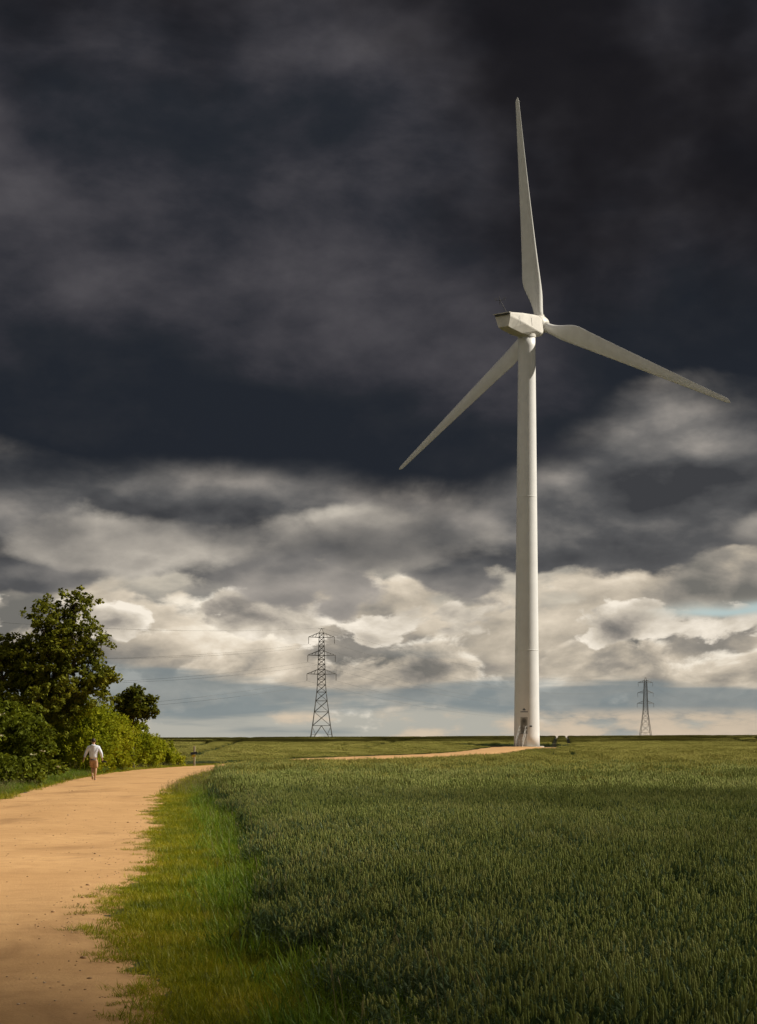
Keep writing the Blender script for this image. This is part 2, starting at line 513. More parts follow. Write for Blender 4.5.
class QM:
    """collects quads of blades, stems and ears"""
    def __init__(s): s.V, s.F, s.M, s.n = [], [], [], 0
    def add(s, V, F, m):
        s.V.append(V); s.F.append(np.asarray(F) + s.n); s.M.append(np.full(len(F), m)); s.n += len(V)
    def blade(s, base, az, length, lean, curl, width, m, seg=4, dropz=None):
        t = np.linspace(0, 1, seg + 1)
        ang = lean + curl * t ** 1.3
        dz = np.cos(ang); dr = np.sin(ang)
        z = np.r_[0, np.cumsum((dz[1:] + dz[:-1]) / 2)] / seg * length
        r = np.r_[0, np.cumsum((dr[1:] + dr[:-1]) / 2)] / seg * length
        w = width * np.minimum(1, 1.25 * (1 - t) ** 0.7 + 0.02) * (0.6 + 0.4 * np.minimum(1, t * 4))
        c, sn = math.cos(az), math.sin(az)
        P = np.stack([base[0] + r * c, base[1] + r * sn, base[2] + z], 1)
        off = np.stack([-sn * w / 2, c * w / 2, np.zeros_like(w)], 1)
        V = np.concatenate([P - off, P + off]); k = seg + 1
        s.add(V, [[i, i + k, i + k + 1, i + 1] for i in range(seg)], m)
    def tube(s, pts, radii, m, sides=3):
        pts = np.asarray(pts, float); V = []
        for p, r in zip(pts, radii):
            for k in range(sides):
                a = 6.2832 * k / sides
                V.append((p[0] + r * math.cos(a), p[1] + r * math.sin(a), p[2]))
        F = [[i * sides + k, i * sides + (k + 1) % sides, (i + 1) * sides + (k + 1) % sides, (i + 1) * sides + k]
             for i in range(len(pts) - 1) for k in range(sides)]
        s.add(np.array(V), F, m)
    def make(s, name, mats, smooth=False):
        return bpy.data.objects.new(name, mesh_np(name, np.concatenate(s.V), np.concatenate(s.F), mats, smooth, np.concatenate(s.M)))


M_EAR = leaf_mat('wheat_ear', [(0.150, 0.190, 0.036), (0.265, 0.295, 0.078), (0.390, 0.380, 0.135)], 0.25, 0.32, 0.7, 0.12)
M_EAR_SUN = leaf_mat('sunlit_ear', [(0.190, 0.195, 0.034), (0.330, 0.310, 0.068), (0.460, 0.405, 0.120)], 0.12, 0.32, 0.7, 0.12)  # yellower ears farther off: the sunlit band is put into the colour
M_WLEAF = leaf_mat('wheat_leaf', [(0.034, 0.060, 0.015), (0.072, 0.115, 0.038), (0.150, 0.195, 0.105)], 0.25, 0.30, 0.6, 0.18)
M_GRASS = leaf_mat('verge_grass', [(0.055, 0.085, 0.003), (0.170, 0.200, 0.005), (0.310, 0.300, 0.009), (0.44, 0.36, 0.030)], 0.75, 0.40, 0.5, 0.25)


def wheat_patch(name, size, count, seed, detail, fat=1.0, ear=None):
    g = random.Random(seed); q = QM()
    for _ in range(count):
        x, y = g.uniform(-size / 2, size / 2), g.uniform(-size / 2, size / 2)
        h = g.gauss(0.53, 0.055); az = g.uniform(0, 6.28); lean = abs(g.gauss(0, 0.06))
        tx, ty = x + math.cos(az) * math.sin(lean) * h, y + math.sin(az) * math.sin(lean) * h
        el = g.uniform(0.050, 0.075) * (1 if detail == 2 else 1.6)
        z0 = 0.10 if detail == 2 else 0.25
        q.tube([(x, y, z0), (tx, ty, h)], [0.0022 * fat, 0.0018 * fat], 1)
        # ear: a tapering, slightly nodding spike with stepped spikelets
        b2 = g.uniform(0.0, 0.3); ca, sa = math.cos(az), math.sin(az); er = g.uniform(0.0050, 0.0068) * fat * (1 if detail == 2 else 1.3)
        steps = 7 if detail == 2 else 3
        pts, rad = [], []
        for k in range(steps + 1):
            t = k / steps; bend = lean + b2 * t
            pts.append((tx + ca * el * t * math.sin(bend), ty + sa * el * t * math.sin(bend), h + el * t * math.cos(bend)))
            prof = min(1, 0.55 + 2.5 * t) * min(1, 0.25 + 3.2 * (1 - t))
            rad.append(er * prof * ((1.18 if k % 2 else 0.78) if detail == 2 else 1))
        q.tube(pts, rad, 0, 4 if detail == 2 else 3)
        nl = g.choice((2, 3, 3)) if detail == 2 else (2 if detail == 1 else 1)
        for k in range(nl):
            hb = h * (g.uniform(0.40, 0.80) if k else g.uniform(0.72, 0.95))
            f = hb / h
            q.blade((x + (tx - x) * f, y + (ty - y) * f, hb), g.uniform(0, 6.28), g.uniform(0.12, 0.21), g.uniform(0.3, 0.9), g.uniform(0.5, 2.0),
                    g.uniform(0.009, 0.014) * fat, 1, 4 if detail == 2 else 2)
    return q.make(name, [ear or (M_EAR if detail == 2 else M_EAR_SUN), M_WLEAF])


def grass_patch(name, size, count, seed, h0, h1, wid, seg=3, heads=0.0, m=None):
    g = random.Random(seed); q = QM()
    for _ in range(count):
        a = g.uniform(0, 6.28); rr = size / 2 * math.sqrt(g.random())
        L = g.uniform(h0, h1)
        q.blade((rr * math.cos(a), rr * math.sin(a), -0.01), g.uniform(0, 6.28), L, abs(g.gauss(0.15, 0.3)), g.uniform(0.2, 1.5), wid * g.uniform(0.7, 1.3), 0, seg)
        if g.random() < heads:
            x, y = rr * math.cos(a), rr * math.sin(a); hh = h1 * g.uniform(1.0, 1.5)
            dx, dy = g.gauss(0, 0.04), g.gauss(0, 0.04)
            q.tube([(x, y, 0), (x + dx, y + dy, hh), (x + dx * 1.3, y + dy * 1.3, hh + 0.05), (x + dx * 1.5, y + dy * 1.5, hh + 0.09)],
                   [0.0014, 0.0014, 0.005, 0.001], 1)
    return q.make(name, [m or M_GRASS, M_STRAW])


M_LUSH = leaf_mat('lush_grass', [(0.040, 0.085, 0.004), (0.095, 0.170, 0.008), (0.170, 0.250, 0.014), (0.26, 0.29, 0.03)], 0.8, 0.4, 0.5, 0.25)
M_STRAW = leaf_mat('seed_head', [(0.14, 0.14, 0.04), (0.20, 0.18, 0.06), (0.27, 0.23, 0.10)], 1.0, 0.2)

# where the standing wheat begins: near field's back edge and the path's verge
BACK = [(-30, 54), (-8, 55), (-5.5, 57), (1.5, 62), (9.5, 77), (15.5, 96), (22, 130), (30, 150), (60, 158), (200, 165)]
BX, BY = [b[0] for b in BACK], [b[1] * K for b in BACK]


def tram(x, y):
    """True in the tractor's wheel tracks (tramlines) through the crop"""
    m = np.zeros(len(x), bool)
    def line(x0, y0, x1, y1, w=0.32, ya=0, yb=999):
        nonlocal m
        y0, y1, ya, yb = y0 * K, y1 * K, ya * K, yb * K
        dx, dy = x1 - x0, y1 - y0; L = math.hypot(dx, dy)
        dist = np.abs((x - x0) * dy - (y - y0) * dx) / L
        m |= (dist < w) & (y > ya) & (y < yb)
    for off in (-1.1, 1.1):
        k = 0.1665
        line(k * 180 + off, 180, k * 270 + off, 270, 0.50, 160, 300)
        line(k * 85 + off * 0.8, 85, k * 120 + off * 0.8, 120, 0.72, 72, 99)
        line(-17 + off * 1.9, 92, -30 + off * 1.9, 235, 1.15, 80, 300)
        line(-2.5 + off * 1.9, 140, 8 + off * 1.9, 250, 1.15, 120, 300)
        line(55 + off * 1.9, 150, 80 + off * 1.9, 255, 1.15, 150, 300)
    return m


def grid_pts(y0, y1, step, fleft, fright, seed, jit=0.5):
    g = np.random.default_rng(seed); out = []
    for y in np.arange(y0 * K, y1 * K, step):
        xs = np.arange(fleft(y / K), fright(y / K), step)
        out.append(np.stack([xs, np.full_like(xs, y)], 1))
    P = np.concatenate(out); P += g.uniform(-jit, jit, P.shape) * step
    return P


def with_z(P, dz=0.0): return np.c_[P, gz(P[:, 0], P[:, 1]) + dz]


def uneven(P):
    x, y = P[:, 0], P[:, 1]
    return 1 + 0.07 * np.sin(x * 1.3 + 0.6 * np.sin(y * 0.5)) * np.sin(y * 0.83 + 1) + 0.06 * np.sin(x * 0.45 + y * 0.31)


def build_wheat():
    edge = HALF + 1.40; g0 = np.random.default_rng(3)
    def inside(P, pad=0.0):
        w = 0.14 * np.sin(P[:, 1] * 0.71) + 0.10 * np.sin(P[:, 1] * 1.9 + 1) + g0.normal(0, 0.10, len(P))
        w = w + np.interp(P[:, 1] / K, [7, 12, 36, 52], [-0.10, 0.25, 0.2, 0.7])
        return (path_side(P[:, 0], P[:, 1]) > edge + w + pad) & (P[:, 1] < np.interp(P[:, 0], BX, BY))
    v2 = [wheat_patch('wheat_tuft_a', 0.42, 50, 10 + i, 2) for i in range(5)]
    P = grid_pts(1.5, 26, 0.33, lambda y: -0.30 * y - 2, lambda y: 0.42 * y + 4, 11)
    P = P[inside(P)]
    g = np.random.default_rng(5)
    P = P[g.random(len(P)) > 0.03]
    rim = np.clip(0.70 + 0.40 * (path_side(P[:, 0], P[:, 1]) - edge), 0.70, 1.0) * uneven(P)
    scatter('wheat_crop', with_z(P), v2, 'green wheat with pale ears close by the grass verge', 'wheat', 21, 0.84, 1.12, 0.025, rim)
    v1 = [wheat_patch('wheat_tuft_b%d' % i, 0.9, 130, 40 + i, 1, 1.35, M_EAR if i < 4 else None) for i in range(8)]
    P = grid_pts(25.8, 112, 0.72, lambda y: -0.30 * y - 2, lambda y: 0.43 * y + 4, 12)
    P = P[inside(P)]; P = P[~((P[:, 1] > 70 * K) & tram(P[:, 0], P[:, 1]))]
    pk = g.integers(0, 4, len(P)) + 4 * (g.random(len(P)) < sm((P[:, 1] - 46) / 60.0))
    scatter('wheat_crop', with_z(P), v1, 'green wheat stretching from the verge towards the turbine', 'wheat', 22, 0.86, 1.10, 0.03, uneven(P), pk)
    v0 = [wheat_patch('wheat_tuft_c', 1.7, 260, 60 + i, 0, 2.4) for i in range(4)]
    P = grid_pts(56, 278, 1.15, lambda y: -0.46 * y - 8, lambda y: 0.46 * y + 8, 13)
    ps = path_side(P[:, 0], P[:, 1])
    beyond = (ps < -HALF - 1.0) & (P[:, 1] > 74 * K)
    beyond |= (P[:, 1] > 160 * K)
    beyond |= (P[:, 1] > 112 * K) & (ps > 5) & (P[:, 1] < np.interp(P[:, 0], BX, BY))
    beyond |= (P[:, 0] > 27) & (P[:, 1] > 112 * K)
    clear = np.hypot(P[:, 0] - TX + 2, (P[:, 1] - TY + 2.5)) > 9.5
    hid = (P[:, 1] < 98 * K) & (P[:, 0] < -0.21 * P[:, 1] / K - 6)
    lane = (np.abs(P[:, 0] - 0.1665 / K * P[:, 1]) < 3.4) & (P[:, 1] > 160 * K)
    ok = beyond & clear & ~hid & ~lane & ~tram(P[:, 0], P[:, 1])
    P, ps = P[ok], ps[ok]
    low = np.where((ps < 0) & (P[:, 1] < 158 * K), np.clip(0.42 + (-ps - HALF - 0.6) / 14, 0.42, 1.0), 1.0)
    vs = [wheat_patch('wheat_tuft_d', 0.46, 20, 70 + i, 0, 2.4) for i in range(3)]
    Q = grid_pts(160.5, 278, 0.40, lambda y: 0.1665 * y - 2.9, lambda y: 0.1665 * y + 2.9, 14)
    Q = Q[~tram(Q[:, 0], Q[:, 1])]
    scatter('wheat_crop', with_z(Q), vs, 'strip of wheat split by two wheel tracks over the ridge', 'wheat', 24, 0.88, 1.1, 0.02)
    scatter('wheat_crop', with_z(P), v0, 'far wheat rising to the skyline behind the gravel track', 'wheat', 23, 0.88, 1.1, 0.02, low)
build_wheat()


def build_grass():
    near = [grass_patch('grass_tuft_a', 0.32, 130, 80 + i, 0.05, 0.16, 0.0055) for i in range(4)]
    tall = [grass_patch('grass_tuft_b', 0.32, 60, 90 + i, 0.16, 0.40, 0.0085, 4, 0.02, M_LUSH) for i in range(4)]
    far = [grass_patch('grass_tuft_c', 0.55, 110, 100 + i, 0.10, 0.30, 0.011, 2, 0.05) for i in range(3)]
    g = np.random.default_rng(31)
    # the verge between path and crop
    P = grid_pts(1.0, 34, 0.17, lambda y: -0.32 * y - 2.5, lambda y: -0.12 * y + 3.2, 31)
    ps = path_side(P[:, 0], P[:, 1]) - HALF
    s = P[:, 1]
    rag = 0.12 * np.sin(s * 0.53) + 0.09 * np.sin(s * 1.37 + 1) + 0.06 * np.sin(s * 3.1 + 2) + g.normal(0, 0.10, len(P))
    a = (ps > rag - 0.30) & (ps < 1.9)
    keep = g.random(len(P)) < np.clip((ps - rag + 0.26) / 0.28, 0, 1)
    T = a & keep
    hs = np.clip(0.55 + 0.75 * ps / 1.4, 0.4, 1.4)
    scatter('grass', with_z(P[T]), near, 'short bright grass verge beside the sandy path', 'grass', 41, 0.6, 1.35, 0.16, hs[T])
    P2 = grid_pts(1.0, 40, 0.24, lambda y: -0.32 * y - 2.5, lambda y: -0.12 * y + 3.4, 32)
    p2 = path_side(P2[:, 0], P2[:, 1]) - HALF
    prob = np.clip((p2 - 0.60) / 0.7, 0, 1) * (p2 < 2.3)
    k2 = g.random(len(P2)) < prob
    hs2 = np.clip(0.50 + 0.42 * p2, 0.5, 1.15)
    scatter('grass', with_z(P2[k2]), tall, 'taller grass at the edge of the wheat', 'grass', 42, 0.6, 1.15, 0.14, hs2[k2])
    # both sides farther along and the strip before the track
    P3 = grid_pts(26, 160, 0.42, lambda y: min(-0.26 * y - 6, -16), lambda y: 0.16 * y + 4, 33)
    p3 = path_side(P3[:, 0], P3[:, 1])
    field = (p3 > HALF - 0.1) & (P3[:, 1] > 33 * K) & ((p3 < HALF + 1.9) | (P3[:, 1] > np.interp(P3[:, 0], BX, BY) - 0.3))
    left = (p3 < -HALF + 0.12) & (p3 > -HALF - 2.4)
    pad = np.hypot((P3[:, 0] - TX + 2) / 7.4, (P3[:, 1] - TY + 2.5) / 6.4) > 1.0
    k3 = (field | left) & pad
    hs3 = np.interp(P3[:, 1] / K, [34, 44, 60, 66, 76], [0.8, 0.5, 0.6, 0.6, 0.36])
    scatter('grass', with_z(P3[k3]), far, 'grass margins along the path and gravel track', 'grass', 43, 0.5, 1.2, 0.10, hs3[k3])
    P4 = grid_pts(18, 60, 0.34, lambda y: -0.42 * y - 5, lambda y: -0.2 * y, 34)
    p4 = path_side(P4[:, 0], P4[:, 1])
    k4 = (p4 < -HALF - 0.05) & (p4 > -HALF - 7)
    scatter('grass', with_z(P4[k4]), tall, 'long grass under the hedge bushes', 'grass', 44, 0.5, 1.2, 0.14)
build_grass()


def build_gravel():
    g = random.Random(77); base = bmesh.new(); bmesh.ops.create_icosphere(base, subdivisions=1, radius=1.0)
    bv = np.array([v.co[:] for v in base.verts]); bf = np.array([[v.index for v in f.verts] for f in base.faces]); base.free()
    V, F, n = [], [], 0
    for _ in range(1500):
        y = (4 + 34 * g.random() ** 1.7) * K
        i = int(np.argmin(np.abs(PC[:, 1] - y)))
        t = g.choice((g.uniform(-1, 1), g.uniform(0.7, 1.03), g.gauss(0.0, 0.5)))
        if abs(t) > 1.05: continue
        x = PC[i, 0] + PN[i, 0] * t * HALF
        yy = y + PN[i, 1] * t * HALF
        r = g.uniform(0.004, 0.012) * (1 + 1.2 * (g.random() < 0.06))
        sc = np.array([r * g.uniform(0.8, 1.5), r * g.uniform(0.8, 1.4), r * 0.6])
        z = gzf(x, yy) + 0.010 + 0.030 * (1 - t * t) - 0.018 * math.exp(-((abs(t) - 0.45) / 0.16) ** 2)
        V.append(bv * sc * (1 + 0.25 * np.random.default_rng(_).normal(0, 0.5, (len(bv), 1))) + (x, yy, z + r * 0.25)); F.append(bf + n); n += len(bv)
    m = leaf_mat('pebble', [(0.26, 0.16, 0.08), (0.46, 0.30, 0.16), (0.58, 0.46, 0.34)], 3.0, 0.0, 0.8)
    o = obj('gravel', mesh_np('gravel', np.concatenate(V), np.concatenate(F), [m]))
    tag(o, 'loose pebbles strewn over the sandy path', 'gravel', kind='stuff')
build_gravel()


# ------------------------------------------------------------------ trees and bushes
M_BARK = mat('bark', (0.075, 0.058, 0.040), 0.9, 0.4, 5, 0.6, 25)
M_DARK = leaf_mat('oak_leaf', [(0.045, 0.055, 0.006), (0.100, 0.112, 0.010), (0.170, 0.178, 0.014), (0.270, 0.250, 0.022)], 0.9, 0.30, 0.7, 0.10)
M_HAW = leaf_mat('hawthorn_leaf', [(0.050, 0.064, 0.005), (0.115, 0.138, 0.008), (0.210, 0.225, 0.012)], 0.9, 0.30, 0.7, 0.10)
M_WILLOW = leaf_mat('sallow_leaf', [(0.110, 0.145, 0.006), (0.205, 0.235, 0.009), (0.310, 0.325, 0.014), (0.42, 0.40, 0.026)], 0.8, 0.40, 0.7, 0.08)
M_BLOSSOM = mat('cream_blossom', (0.70, 0.64, 0.40), 0.8, 0.1)


def leaves_np(centres, per, cr, lsize, g, up=0.35, long=1.5, squash=0.8):
    """small folded leaves around every twig centre -> V, F (quads)"""
    n = len(centres) * per
    c = np.repeat(centres, per, 0)
    d = g.normal(0, 1, (n, 3)); d /= np.linalg.norm(d, axis=1)[:, None]
    d *= (g.random(n) ** 0.45)[:, None] * np.repeat(cr * g.uniform(0.55, 1.35, len(centres)), per)[:, None]
    d[:, 2] *= squash
    p = c + d
    nrm = g.normal(0, 1, (n, 3)); nrm[:, 2] = np.abs(nrm[:, 2]) + up; nrm /= np.linalg.norm(nrm, axis=1)[:, None]
    t = np.cross(nrm, g.normal(0, 1, (n, 3))); t /= np.linalg.norm(t, axis=1)[:, None]
    b = np.cross(nrm, t)
    s = (lsize * g.uniform(0.6, 1.35, n))[:, None]
    V = np.stack([p - t * s * long / 2, p + b * s / 2 + nrm * s * 0.12, p + t * s * long / 2, p - b * s / 2 + nrm * s * 0.12], 1).reshape(-1, 3)
    F = np.arange(4 * n).reshape(-1, 4)
    return V, F


def limbs_mesh(segs, name, parent, m=M_BARK):
    q = QM()
    for pts, rad in segs: q.tube(pts, rad, 0, 6)
    me = mesh_np(name, np.concatenate(q.V), np.concatenate(q.F), [m], True)
    return obj(name, me, parent)


def wob(a, b, g, k=4, amp=0.12):
    a, b = np.array(a, float), np.array(b, float); L = np.linalg.norm(b - a)
    t = np.linspace(0, 1, k + 1)[:, None]; p = a + (b - a) * t
    p[1:-1] += g.normal(0, amp * L / k, (k - 1, 3)); return p


def make_tree(name, base, lumps, label, cat, leaf, seed, n_twigs, per, cr, ls, trunk_r=0.16, group=None, parts=('trunk', 'limbs', 'crown'), hollow=0.55, gap=0.0, squash=0.8, up=0.35, long=1.5):
    """lumps: (x, y, z, rx, rz, weight) in metres about the base; twigs fill their outer shells"""
    g = np.random.default_rng(seed); base = (base[0], base[1] * K)
    root = empty(name, (base[0], base[1], gzf(base[0], base[1])))
    tag(root, label, cat, group)
    tw = []
    W = np.array([l[5] for l in lumps], float); W /= W.sum()
    for l, w in zip(lumps, W):
        k = int(n_twigs * w)
        d = g.normal(0, 1, (k * 2, 3)); d /= np.linalg.norm(d, axis=1)[:, None]
        rad = hollow + (1.02 - hollow) * g.random(k * 2) ** 0.7
        ph = g.uniform(0, 6.28, 6)
        bump = 1 + 0.16 * np.sin(3.1 * d[:, 0] * 2 + ph[0]) * np.sin(2.7 * d[:, 1] * 2 + ph[1]) + 0.12 * np.sin(5.3 * d[:, 2] + ph[2]) * np.sin(6.1 * d[:, 0] + ph[3])
        holes = np.sin(7 * d[:, 0] + ph[4]) * np.sin(6.3 * d[:, 2] + ph[5]) * np.sin(5.1 * d[:, 1] + ph[0])
        ok = (holes > -1 + gap)
        p = np.array(l[:3]) + d * (rad * bump)[:, None] * np.array([l[3], l[3], l[4]])
        p = p[ok][:k]
        tw.append(p[p[:, 2] > 0.05])
    T = np.concatenate(tw)
    top = np.array([0, 0, min(l[2] for l in lumps)])
    trunk = wob((0, 0, -0.1), top, g, 4, 0.08)
    limbs_mesh([(trunk, np.linspace(trunk_r, trunk_r * 0.7, 5))], parts[0], root)
    segs = []
    for l in lumps:
        c = np.array(l[:3]); b = wob(top, c, g, 4, 0.10)
        segs.append((b, np.linspace(trunk_r * 0.62, trunk_r * 0.3, 5)))
        mine = T[np.argsort(((T - c) ** 2).sum(1))[:400]]
        for q in mine[g.choice(len(mine), min(len(mine), 16), replace=False)]:
            s = b[g.integers(2, 5)]
            segs.append((wob(s, s + (q - s) * 1.0, g, 4, 0.14), np.linspace(trunk_r * 0.22, 0.010, 5)))
    limbs_mesh(segs, parts[1], root)
    V, F = leaves_np(T, per, cr, ls, g, up, long, squash)
    V[:, 2] = np.maximum(V[:, 2], 0.02)
    obj(parts[2], mesh_np(parts[2], V, F, [leaf]), root)
    return root, T


BUSH = ('stem', 'branches', 'foliage')
# the tall hedgerow tree
make_tree('hedgerow_tree', (-15.9, 53.0),
          [(0.9, 0, 6.2, 2.0, 1.45, 1.5), (0.1, -0.4, 7.6, 1.35, 1.05, 0.42), (1.3, 0.2, 8.3, 1.05, 0.85, 0.26), (2.0, -0.2, 6.6, 1.05, 1.2, 0.30), (-0.8, 0, 5.2, 2.1, 1.7, 1.6),
           (1.0, -0.2, 4.2, 2.1, 1.5, 1.5), (-2.2, 0, 4.6, 1.9, 1.9, 1.3), (-2.0, 0.3, 6.0, 1.3, 1.0, 0.6), (-0.6, -0.6, 3.2, 2.2, 1.5, 1.2), (2.4, 0.1, 4.6, 0.9, 0.8, 0.4)],
          'tall dark broad-leaved tree standing above the hedge bushes', 'tree', M_DARK, 101, 1150, 26, 0.25, 0.125, 0.24, gap=0.80, hollow=0.30)
make_tree('round_tree', (-13.9, 62.5),
          [(0.1, 0, 3.7, 0.95, 0.75, 0.8), (-0.6, 0.2, 3.2, 0.95, 0.8, 0.6), (0.75, 0, 3.35, 0.65, 0.5, 0.32), (0.0, 0.1, 4.35, 0.6, 0.38, 0.22), (-0.7, 0, 4.0, 0.5, 0.35, 0.15), (0.9, 0.1, 3.95, 0.4, 0.3, 0.10)],
          'small round-headed dark tree rising over the pale green bushes', 'tree', M_DARK, 102, 300, 26, 0.22, 0.12, 0.10, gap=0.75, hollow=0.3)
# hedge bushes along the path
elder, elder_twigs = make_tree('elder_bush', (-15.0, 44.5),
          [(0, 0, 1.4, 1.7, 1.4, 1.2), (1.0, -0.4, 1.0, 1.2, 1.0, 0.7), (-1.3, 0, 1.5, 1.4, 1.3, 0.8), (0.6, 0.6, 2.0, 1.0, 0.8, 0.5)],
          'dark elder bush dotted with cream flower heads beside the walker', 'bush', M_HAW, 103, 620, 30, 0.26, 0.115, 0.07, parts=BUSH, hollow=0.5, gap=0.3)
make_tree('hawthorn_bush', (-17.6, 48.5),
          [(0, 0, 1.7, 1.8, 1.7, 1.2), (1.5, 0, 1.8, 1.5, 1.5, 1.0), (0.6, 0, 2.6, 1.2, 0.9, 0.6)],
          'dark thorn bush filling the gap below the tall tree', 'bush', M_HAW, 104, 620, 28, 0.26, 0.115, 0.08, parts=BUSH, hollow=0.5, gap=0.3)
make_tree('hawthorn_bush', (-17.2, 57.5),
          [(0, 0, 2.0, 2.0, 2.0, 1.2), (1.4, 0, 1.8, 1.6, 1.7, 1.0), (-1.2, 0, 2.6, 1.6, 1.4, 0.8)],
          'dark thorn bush behind the tallest pale bush', 'bush', M_HAW, 114, 620, 28, 0.26, 0.115, 0.08, parts=BUSH, hollow=0.5, gap=0.3)
make_tree('bramble_bush', (-13.9, 38.8),
          [(0, 0, 0.55, 1.2, 0.75, 1.0), (0.7, 1.6, 0.5, 1.1, 0.65, 0.8), (-1.2, 0.4, 0.8, 1.2, 0.9, 0.7)],
          'low dark bramble sprawling at the path edge before the elder', 'bush', M_HAW, 105, 420, 26, 0.22, 0.10, 0.04, parts=BUSH, hollow=0.5, gap=0.3)
wil = 'pale yellow-green bushes rounding the bend'
make_tree('sallow_bush', (-14.7, 53.5),
          [(0, 0, 2.1, 1.6, 1.95, 1.4), (0.9, 0.6, 1.7, 1.2, 1.6, 1.0), (-0.9, 0, 2.0, 1.2, 1.7, 0.8), (0.6, -0.7, 1.1, 1.3, 1.1, 0.8)],
          'tallest pale yellow-green bush behind the walker', 'bush', M_WILLOW, 106, 950, 30, 0.22, 0.070, 0.06, wil, BUSH, 0.6, 0.1, 1.3, 0.0, 2.4)
make_tree('sallow_bush', (-14.6, 58.2),
          [(0, 0, 1.8, 1.4, 1.7, 1.2), (0.7, 0.9, 1.4, 1.1, 1.3, 0.8), (-0.8, 0, 1.7, 1.1, 1.5, 0.7)],
          'pale green bush between the tallest pale bush and the small round tree', 'bush', M_WILLOW, 107, 700, 30, 0.22, 0.070, 0.06, wil, BUSH, 0.6, 0.1, 1.3, 0.0, 2.4)
make_tree('sallow_bush', (-14.4, 64.2),
          [(0, 0, 1.4, 1.3, 1.35, 1.2), (0.7, 0.8, 0.95, 1.0, 0.95, 0.8)],
          'rounded pale green bush under the small round tree', 'bush', M_WILLOW, 108, 480, 28, 0.22, 0.075, 0.05, wil, BUSH, 0.6, 0.1, 1.3, 0.0, 2.4)
make_tree('sallow_bush', (-14.1, 69.0),
          [(0, 0, 0.85, 1.2, 0.85, 1.0), (0.9, 0.8, 0.45, 0.9, 0.5, 0.6)],
          'lowest pale green bush at the tail of the hedge', 'bush', M_WILLOW, 109, 330, 26, 0.20, 0.075, 0.04, wil, BUSH, 0.6, 0.1, 1.3, 0.0, 2.4)


def blossoms(root, T, n, seed, r=0.14):
    g = np.random.default_rng(seed)
    f = T[T[:, 1] < np.percentile(T[:, 1], 45)]
    f = f[g.choice(len(f), n, replace=False)] + g.normal(0, 0.05, (n, 3)) + (0.15, -0.36, 0.14)
    V, F = leaves_np(f, 26, r, 0.045, g, 1.2, 1.0, 0.35)
    o = obj('blossoms', mesh_np('blossoms', V, F, [M_BLOSSOM]), root); o['kind'] = 'stuff'
blossoms(elder, elder_twigs, 22, 9)


# ------------------------------------------------------------------ wind turbine
def tower_shade(nt, bs, v):
    n = noise(nt, v, 0.5, 4, 0.6)
    sp = nt.nodes.new('ShaderNodeSeparateXYZ'); nt.links.new(v.k, sp.inputs[0])
    streak = noise(nt, vec3(nt, S(nt, sp.outputs[0]) * 3.0, S(nt, sp.outputs[1]) * 3.0, S(nt, sp.outputs[2]) * 0.06), 1.0, 5, 0.6)
    cc = mixc(nt, n.sstep(0.3, 0.7), (0.72, 0.72, 0.72), (0.78, 0.78, 0.78))
    cc = mixc(nt, streak.sstep(0.52, 0.75) * 0.16, cc, (0.56, 0.545, 0.51))
    nt.links.new(cc.k, bs.inputs['Base Color'])
M_TOWER = mat('tower_paint', build=tower_shade, rough=0.42, spec=0.4)
M_GRP = mat('blade_gelcoat', (0.70, 0.70, 0.69), 0.38, 0.05, 0.8)
M_NAC = mat('nacelle_gelcoat', (0.64, 0.62, 0.58), 0.5, 0.08, 0.9)
M_DGREY = mat('dark_steel', (0.06, 0.06, 0.06), 0.6, 0.2)
M_STEEL = mat('galvanised_steel', (0.36, 0.35, 0.33), 0.5, 0.15, 4, metal=0.4)
M_DOOR = mat('door_paint', (0.20, 0.19, 0.17), 0.6, 0.15, 3)
M_CONC = mat('concrete', (0.38, 0.35, 0.30), 0.9, 0.2, 3, 0.3, 20)
M_LOGO = mat('logo_print', (0.05, 0.07, 0.10), 0.6, 0.1)

TZ = gzf(TX, TY)
turbine = empty('wind_turbine', (TX, TY, TZ))
tag(turbine, 'tall white three-bladed wind turbine standing in the wheat field', 'wind turbine')
TOWER_H = 59.0
R0, R1 = 1.86, 1.22


def tower_r(z): return R0 + (R1 - R0) * min(1, (z / TOWER_H)) ** 0.92


def ring(r, z, n=64): return [(r * math.cos(2 * math.pi * k / n), r * math.sin(2 * math.pi * k / n), z) for k in range(n)]


bm = bmesh.new()
bm_loft(bm, [ring(tower_r(z), z) for z in np.linspace(0.25, TOWER_H, 42)])
tower = bm_obj('tower', bm, M_TOWER, turbine, True)
for zf in (14.0, 36.0):
    bm = bmesh.new(); r = tower_r(zf)
    bm_loft(bm, [ring(r + 0.004, zf - 0.07), ring(r + 0.022, zf - 0.05), ring(r + 0.022, zf + 0.05), ring(r + 0.002, zf + 0.07)])
    bm_obj('flange_seam', bm, M_TOWER, tower)
bm = bmesh.new(); bm_loft(bm, [ring(2.5, -0.35), ring(2.5, 0.22), ring(2.42, 0.27)])
bm_obj('foundation', bm, M_CONC, turbine)

# door, its frame, the steps up to it and the maker's mark, all on the side facing the path
DA = math.radians(-90 - 17)                    # outward direction of the doorway
dn = Vector((math.cos(DA), math.sin(DA), 0)); dt = Vector((-dn.y, dn.x, 0))
DROT = Matrix(((dt.x, dn.x, 0, 0), (dt.y, dn.y, 0, 0), (0, 0, 1, 0), (0, 0, 0, 1)))   # local x along the wall, y outward


def dpt(x, y, z): return dt * x + dn * y + Vector((0, 0, z))


